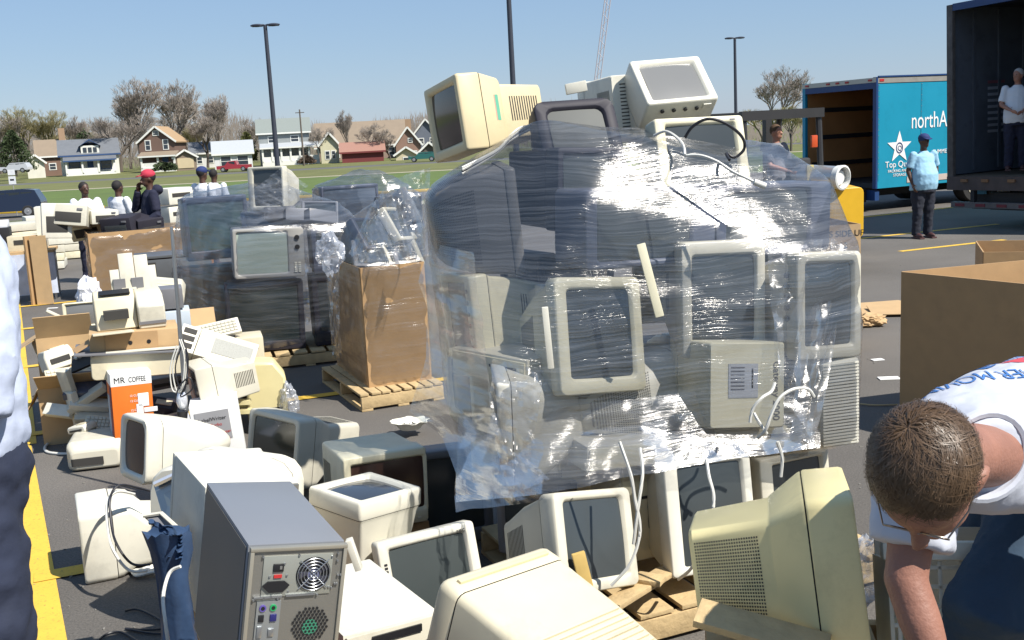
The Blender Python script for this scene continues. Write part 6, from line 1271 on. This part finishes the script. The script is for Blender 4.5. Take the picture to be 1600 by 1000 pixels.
# orange box
t = thing('coffee_maker_box', 'orange and white coffee maker box with lettering under the scanner', 'box', pos(203, 622, 7.0)+V((0, 0, -.03)), (0, 2, 27)); t.scale = (.86, .86, .9)
q = MB(); q.box((0, 0, 0), (.30, .28, .50), bev=.003); q.done('body', ORG, t)
q = MB(); q.box((0, 0, .205), (.303, .283, .092)); q.done('white_band', PAPER, t)
q = MB(); q.box((-.152, -.08, -.05), (.004, .10, .40)); q.done('photo_panel', mat('print_maroon', (.22, .03, .04), .5), t)
q = MB(); q.box((-.152, .04, -.08), (.004, .12, .30)); q.done('photo_panel', mat('print_grey_blue', (.35, .40, .45), .5), t)
for c_, d_ in (((.08, -.144, .04), (.08, .006, .10)), ((.05, -.144, -.10), (.05, .006, .22)), ((.13, -.144, -.04), (.10, .006, .035)), ((.10, -.144, -.17), (.10, .006, .07))): q = MB(); q.box(c_, d_, bev=.002); q.done('printed_machine', WHT, t)
text('lettering', 'MR', .062, BLK, t, (-.13, -.143, .182), (90, 0, 0), .0008); text('lettering', 'COFFEE', .055, BLK, t, (-.02, -.143, .182), (90, 0, 0), .0008, sx=.68)
for z in (.07, .03, -.04, -.08): text('lettering', '12 CUP', .022, WHT, t, (-.02, -.1435, z), (90, 0, 0), .0005)
# left open cartons with junk
t = carton('carton', 'open carton with folded out flap at the left of the heap', pos(108, 552, 8.3)-V((0, 0, .13)), 18, .42, .36, .30, CARDL, flaps=((0, .20, -62), (3, .22, 30), (1, .16, 20)))
t = carton('carton', 'lower carton full of grey junk beside the coffee maker box', (pos(125, 620, 7.7).x, 7.7, 0), 15, .50, .40, .42, CARDL, flaps=((0, .18, -40), (3, .2, 60)))
q = MB(); q.box((0, 0, 0), (.34, .30, .05), bev=.006); o = q.done('keyboard_case', PL['blueg']); o.location = pos(140, 600, 7.5); o.rotation_euler = (R(20), 0, R(15)); tag(o, 'dark blue grey box lid sticking out under the carton flap', 'lid')
q = MB(); q.box((0, 0, 0), (.20, .16, .02), (R(40), R(-20), 0)); o = q.done('circuit_board', mat('circuit_dark', (.03, .025, .02), .6)); o.location = pos(132, 562, 7.6); tag(o, 'black circuit board with chips lying on the carton flap', 'circuit board')
for k in range(5): q = MB(); q.box((-.06+.03*k, 0, .02+.01*k), (.02, .03, .015), (R(40), 0, 0)); q.done('chip', PL['white'], o)
for k, (px, py, L_, rz, ry) in enumerate(((108, 608, .30, 70, 75), (118, 640, .28, 60, 80), (135, 622, .30, 10, -30), (140, 632, .26, 15, 10), (150, 650, .28, 12, 5), (93, 642, .22, -15, 5), (120, 520, .34, 30, -40), (85, 508, .30, 30, -38), (100, 498, .30, 40, 34))):
    q = MB(); q.box((0, 0, 0), (L_, .09 if k < 6 else .025, .05 if k < 6 else .02), bev=.006); o = q.done('plastic_part', PL['white'] if k % 2 else PL['grey']); o.location = pos(px, py, 7.35 if k < 6 else 8.2); o.rotation_euler = (R(10*k), R(ry), R(rz))
    tag(o, ['grey upright printer shell at the left of the low carton', 'white upright frame piece below the grey shell', 'grey rod slanting up from the low carton', 'white arm across the mouth of the low carton', 'grey tray piece near the ground by the coffee box', 'white stick on the asphalt left of the low carton', 'long grey slanting rail above the left carton', 'white bracket arm at the far left of the heap', 'pale second bracket arm at the far left of the heap'][k], 'plastic part')
film_ball('crumpled_film', 'white crumpled plastic bag standing behind the printer', pos(140, 462, 8.6), .12, mat('plastic_bag', (.72, .72, .78), .35, bump=.5), 5, sq=(.8, .7, 1.2))
monitor('small monitor with grey frame left of the printer on the heap', (pos(130, 492, 8.2), (-4, 0, 16), (.30, .30, .20)), 'cream', 'taper', (.1, .1, .1, .12), SCRG, .3, '', 0, group='equipment on the heap')
t = thing('printer', 'low grey printer on the asphalt between the coffee box and the white monitor', 'printer', (pos(152, 680, 6.95).x, 6.95, .10), (0, 0, 14)); q = MB(); q.loft([rr(.36, .20, .04, y, 0, 0) if i % 3 else rr(.30, .12, .03, y, 0, -.02) for i, y in enumerate((-.2, -.15, .15, .2))]); q.done('housing', PW, t, bev=.01); q = MB(); q.box((-.05, -.203, -.03), (.2, .012, .05)); q.done('paper_slot', SLOT, t)
JK = [('printer', 95, 530, 8.4, .36, .3, .14, 10, 'grey', 'grey ink printer lying in the left open carton'), ('keyboard', 118, 585, 7.9, .42, .16, .03, 30, 'beige', 'beige keyboard slanting out of the left cartons'), ('printer', 150, 590, 7.8, .34, .28, .15, -10, 'beige', 'beige printer wedged under the scanner on the left'),
 ('scanner', 262, 590, 7.7, .36, .26, .09, 25, 'mid', 'mid grey scanner between the scanner and the lamp pole'), ('disk_drive', 250, 640, 7.4, .22, .18, .12, 10, 'dark', 'black drive unit right of the coffee maker box'), ('printer', 262, 668, 7.2, .30, .26, .16, 30, 'mid', 'dark grey printer low in the heap behind the lamp base'),
 ('printer', 385, 600, 7.9, .32, .26, .18, 0, 'dark', 'black printer in the shade left of the yellowed case'), ('keyboard', 330, 518, 8.0, .44, .16, .03, 20, 'white', 'white keyboard lying over the brown carton behind the pole'), ('printer', 250, 455, 8.8, .40, .3, .16, 15, 'grey', 'grey printer peeking up right of the paper trays'),
 ('printer', 88, 560, 8.0, .22, .2, .16, 40, 'white', 'small white printer at the far left of the heap'), ('keyboard', 178, 665, 7.2, .40, .15, .03, 8, 'beige', 'beige keyboard on the ground in front of the lower carton'), ('modem', 128, 668, 7.1, .16, .12, .05, -20, 'white', 'white modem on the ground left of the low grey printer')]
for k, (nm, px, py, Y, w_, d_, h_, rz, c_, lb_) in enumerate(JK):
    t = thing(nm, lb_, nm.replace('_', ' '), pos(px, py, Y), ((k*37) % 30-15 if h_ > .04 else 35, (k*53) % 36-18, rz)); q = MB()
    if h_ > .04: q.loft([[V((x, y, z)) for x, z in ((-w_/2, -h_/2), (w_/2, -h_/2), (w_/2, h_*.2), (w_*.42, h_/2), (-w_*.42, h_/2), (-w_/2, h_*.2))] for y in (-d_/2, d_/2)]); q.done('housing', PL[c_], t, bev=.012); q = MB(); q.box((0, -d_/2-.002, -h_*.08), (w_*.66, .012, h_*.24)); q.done('front_slot', SLOT, t); q = MB(); q.box((w_*.1, 0, h_/2+.002), (w_*.5, d_*.4, .008), bev=.002); q.done('lid', PL['beige'], t)
    else:
        q.box((0, 0, 0), (w_, d_, h_), bev=.006); q.done('case', PL[c_], t); q = MB()
        for i in range(14):
            for j in range(4): q.box((-w_*.44+i*w_*.066, -d_*.3+j*d_*.2, h_/2+.004), (w_*.055, d_*.16, .009))
        q.done('keys', PL['grey'], t, smooth=False, stuff=True)
# right half of the heap
t = thing('white_case', 'pale flat case behind the pole on the right of the printer', 'case', pos(262, 498, 8.2), (0, 0, 18)); q = MB(); q.box((0, 0, 0), (.34, .3, .15), bev=.01); q.done('body', mat('case_pale_blue', (.48, .54, .60), .5), t); q = MB(); q.box((-.01, 0, .17), (.28, .25, .16), bev=.01); q.done('tray', PL['mid'], t)
t = carton('carton', 'brown carton with raised flap behind the opened slim computer', pos(300, 540, 8.3)-V((0, 0, .2)), 20, .44, .34, .30, CARDL, flaps=((2, .18, -60), (1, .2, 50)))
t = thing('slim_computer', 'opened slim desktop computer slanting down across the heap', 'computer', pos(340, 548, 7.5), (-52, 22, 10))
q = MB(); q.box((.06, 0, 0), (.42, .09, .26), bev=.006); q.done('case', PW, t); q = MB(); q.box((-.22, 0, 0), (.13, .085, .25), bev=.004); q.done('drive_bay', PL['white'], t)
for z in (-.07, 0, .07): q = MB(); q.box((-.22, -.045, z), (.09, .006, .045)); q.done('drive_slot', SLOT, t)
q = MB(); q.box((.10, -.047, .0), (.28, .004, .14)); q.done('vent_panel', mat('panel_speckled', (.30, .30, .27), .6, var=.3, vs=120), t)
t = thing('computer_case_side', 'beige flat case standing behind the slanting slim computer', 'computer', pos(392, 558, 8.1), (0, 0, 16)); q = MB(); q.box((0, 0, 0), (.20, .30, .36), bev=.012); q.done('case', PL['beige'], t); q = MB(); q.box((0, -.152, .1), (.12, .006, .02)); q.done('slot', SLOT, t)
monitor('grey monitor tipped forward on top of the white printed carton', (pos(303, 608, 7.1), (6, 0, -62), (.34, .42, .34)), 'grey', 'stepbig', (.1, .1, .1, .12), SCR, .28, 'right', 0, group='equipment on the heap')
t = thing('printed_box', 'white carton with grey panel and red and black lettering below the grey monitor', 'box', (pos(338, 640, 6.95).x, 6.95, .20), (0, -4, 14))
q = MB(); q.box((0, 0, 0), (.31, .26, .40), bev=.003); q.done('body', PAPER, t); q = MB(); q.box((-.02, -.132, .05), (.22, .004, .20)); q.done('grey_panel', mat('panel_grey', (.30, .30, .31), .6), t)
text('lettering', 'LabelWriter', .036, BLK, t, (-.11, -.135, .085), (90, 0, 0), .0006); text('lettering', 'Turbo', .03, RED, t, (-.04, -.135, .045), (90, 0, 0), .0006); text('lettering', 'Label Printer', .028, RED, t, (-.06, -.135, -.01), (90, 0, 0), .0006); text('lettering', 'Mac & PC', .026, RED, t, (-.03, -.135, -.06), (90, 0, 0), .0006); text('lettering', 'USB', .03, BLK, t, (-.12, -.135, .0), (90, 0, 0), .0006)
t = thing('yellowed_case', 'yellowed plastic case standing at the right end of the heap', 'case', (pos(418, 615, 7.6).x, 7.6, .28), (0, 0, 14)); q = MB(); q.loft([[V((x, y, z)) for x, z in ((-.15, -.28), (.13, -.28), (.14, .12), (.06, .24), (-.10, .25), (-.15, .0))] for y in (-.12, .12)]); q.done('case', PL['yellow'], t, bev=.02); q = MB(); q.box((-.0, -.125, -.1), (.2, .006, .01)); q.done('seam', SLOT, t)
for k, (px, py) in enumerate(((382, 628), (384, 642))): q = MB(); q.box((0, 0, 0), (.08, .06, .03)); o = q.done('wood_block', PL['yellow']); o.location = pos(px, py, 7.2); tag(o, ['upper', 'lower'][k]+' yellow plastic lug left of the yellowed case', 'plastic part')
film_ball('crumpled_film', 'clear crumpled film stuck to the right of the yellowed case', pos(452, 628, 7.5), .09, FILMC, 9, sq=(.7, .6, 1.5))
# steel floor lamp
fl = thing('floor_lamp', 'slim steel floor lamp pole standing in the heap with wound cord', 'floor lamp', (pos(300, 690, 5.9).x+.0, 6.0, 0))
B0 = V(fl.location); pa = pos(268, 355, 6.0)-B0; pb = pos(288, 600, 6.0)-B0; pc = pos(292, 668, 6.0)-B0
q = MB(); q.tube([pa, (pa+pb)/2, pb, pc], [.009, .012, .014, .016], 10); q.done('pole', GALV, fl)
q = MB(); q.loft([[pc+V((r_*cos(i*pi/12), r_*sin(i*pi/12), z)) for i in range(24)] for z, r_ in ((-.10, .15), (-.095, .15), (-.06, .11), (-.01, .04), (.06, .022), (.12, .016))]); q.done('base', mat('lamp_white_metal', (.72, .74, .80), .2, .4), fl)
q = MB(); q.ell(pos(284, 625, 5.95)-B0, (.032, .032, .06)); q.done('lamp_head', mat('lamp_white_metal', (.72, .74, .80), .2, .4), fl)
q = MB(); q.cyl(pos(285, 642, 5.95)-B0, pos(285, 668, 5.95)-B0, .032, .025); q.done('lamp_socket', BLK, fl)
for k in range(3):
    tube_obj('cord', '', [pos(276+k*4, 540, 5.95)-B0, pos(266+k*4, 575, 5.93)-B0, pos(270+k*6, 610, 5.93)-B0, pos(284+k*3, 605, 5.92)-B0, pos(288+k*3, 560, 5.93)-B0, pos(280+k*3, 530, 5.95)-B0], .004, CABW if k < 2 else CABB, parent=fl)
tube_obj('black_power_cable', 'black cord looping beside the lamp pole', Wp([(290, 545, 5.9), (293, 580, 5.88), (290, 600, 5.85), (282, 620, 5.85), (300, 608, 5.85), (296, 590, 5.85), (280, 604, 5.85), (274, 625, 5.85)]), .0045, CABB)
rnd = random.Random(4); tube_obj('black_power_cable', 'tangle of thin black cords on the ground right of the lamp base', [G(338+rnd.uniform(-18, 22), 682+rnd.uniform(-10, 9), .03+rnd.random()*.05) for _ in range(16)], .004, CABB)
# cords and scraps in front
tube_obj('white_power_cable', 'white mains cord curving over the asphalt beside the yellow line', [G(108, 660, .012), G(104, 672, .012), G(92, 682, .012), G(72, 696, .012), G(74, 706, .012), G(100, 709, .012), G(130, 707, .012), G(158, 708, .012)], .010, CABW)
for k, (px, py) in enumerate(((96, 657), (104, 666), (152, 713))): q = MB(); q.box((0, 0, 0), (.06, .035, .03), bev=.006); o = q.done('power_plug', CABW); o.location = G(px, py, .02); o.rotation_euler.z = k; tag(o, ['upper white plug at the start of the mains cord', 'lower white plug at the start of the mains cord', 'white plug at the end of the mains cord'][k], 'plug')
BC = [(240, 768, 4.95), (215, 762, 4.9), (188, 758, 4.8), (174, 772, 4.75), (172, 800, 4.7), (180, 845, 4.62), (205, 880, 4.6), (235, 882, 4.6)]
tube_obj('black_power_cable', 'black power cord draped over the leftmost white monitor', Wp(BC), .006, CABB); tube_obj('white_power_cable', 'white cord beside the black cord on the leftmost white monitor', Wp([(x-5, y+10, Y) for x, y, Y in BC[1:]]), .007, CABW)
for k in range(4): tube_obj('white_power_cable', ['farthest white cord in the bunch on the ground behind the blue bag', 'second farthest white cord in the bunch behind the blue bag', 'third white cord in the bunch behind the blue bag', 'nearest white cord in the bunch behind the blue bag'][k], [G(195+k*3, 876+k*4, .02), G(212, 890+k*3, .02), G(232, 886+k*3, .03), G(250, 880+k*4, .03)], .008, CABW, group='white cords by the blue bag')
tube_obj('black_power_cable', 'thin black cord looped on the asphalt at the bottom left', [G(195, 955, .01), G(215, 952, .01), G(245, 965, .01), G(262, 980, .01), G(225, 984, .01), G(196, 982, .01), G(250, 990, .01), G(285, 978, .01)], .005, CABB)
tube_obj('black_power_cable', 'second black cord arc at the very bottom left', [G(150, 1004, .01), G(168, 990, .01), G(190, 988, .01), G(215, 1002, .01)], .005, CABB)
tube_obj('white_power_cable', 'white cord rising past the blue bag at the bottom left', Wp([(282, 885, 3.2), (265, 895, 3.2), (255, 930, 3.15), (258, 970, 3.1), (264, 1010, 3.1)]), .006, CABW)
# blue bag, metal sheets
BAG = mat('bag_blue', (.035, .065, .13), .4, bump=.5, bs=14, var=.5, vs=10)
q = MB(); P5 = [(262, 830, .075), (268, 862, .065), (270, 900, .055), (276, 945, .055), (282, 990, .06), (285, 1050, .06)]
q.loft([[pos(x, y, 3.35)+V((r_*cos(a*pi/12)*(1+.28*noise.noise(V((a*.9, y*.01, 1)))), r_*.8*sin(a*pi/12), .02*noise.noise(V((a, y*.02, 4))))) for a in range(24)] for x, y, r_ in P5]); o = q.done('blue_bag', BAG, noise_d=(.04, .05)); tag(o, 'dark blue plastic bag bunched at the left of the white computer case', 'bag')
sheet('torn_blue_bag', 'crumpled blue plastic flap at the mouth of the blue bag', Wp([(232, 812, 3.4), (240, 845, 3.4), (262, 868, 3.35)]), Wp([(285, 830, 3.3), (286, 850, 3.3), (286, 872, 3.3)]), BAG, n=20, k=20, seed=21, amp=.05)['category'] = 'bag'
for k, (A_, m_, lb_) in enumerate(((((240, 758, 3.9), (276, 740, 3.9), (285, 800, 3.75), (256, 812, 3.8)), STEEL, 'shiny bent metal sheet leaning left of the white computer case'), (((224, 806, 3.6), (252, 803, 3.6), (284, 832, 3.5), (266, 845, 3.5)), PL['mid'], 'dark panel with white edge below the bent metal sheet'))):
    pts = [pos(*a) for a in A_]; nn = (pts[1]-pts[0]).cross(pts[3]-pts[0]).normalized()*.012; q = MB(); q.loft([[p_ for p_ in pts], [p_+nn for p_ in pts]]); o = q.done('metal_sheet' if k == 0 else 'dark_sheet', m_, smooth=False); tag(o, lb_, 'sheet' if k == 0 else 'panel')
q = MB(); A_, B_ = pos(242, 757, 3.88), pos(276, 741, 3.88); q.tube([A_, B_], .012, 6); o = q.done('metal_strip', mat('rail_bright', (.75, .78, .85), .2, .6)); tag(o, 'bright metal rail along the top of the bent metal sheet', 'rail')
q = MB(); q.tube([pos(224, 806, 3.59), pos(252, 802, 3.59), pos(285, 832, 3.49)], .008, 6); o = q.done('plastic_strip', PL['white']); tag(o, 'white strip edging the dark panel by the blue bag', 'strip')
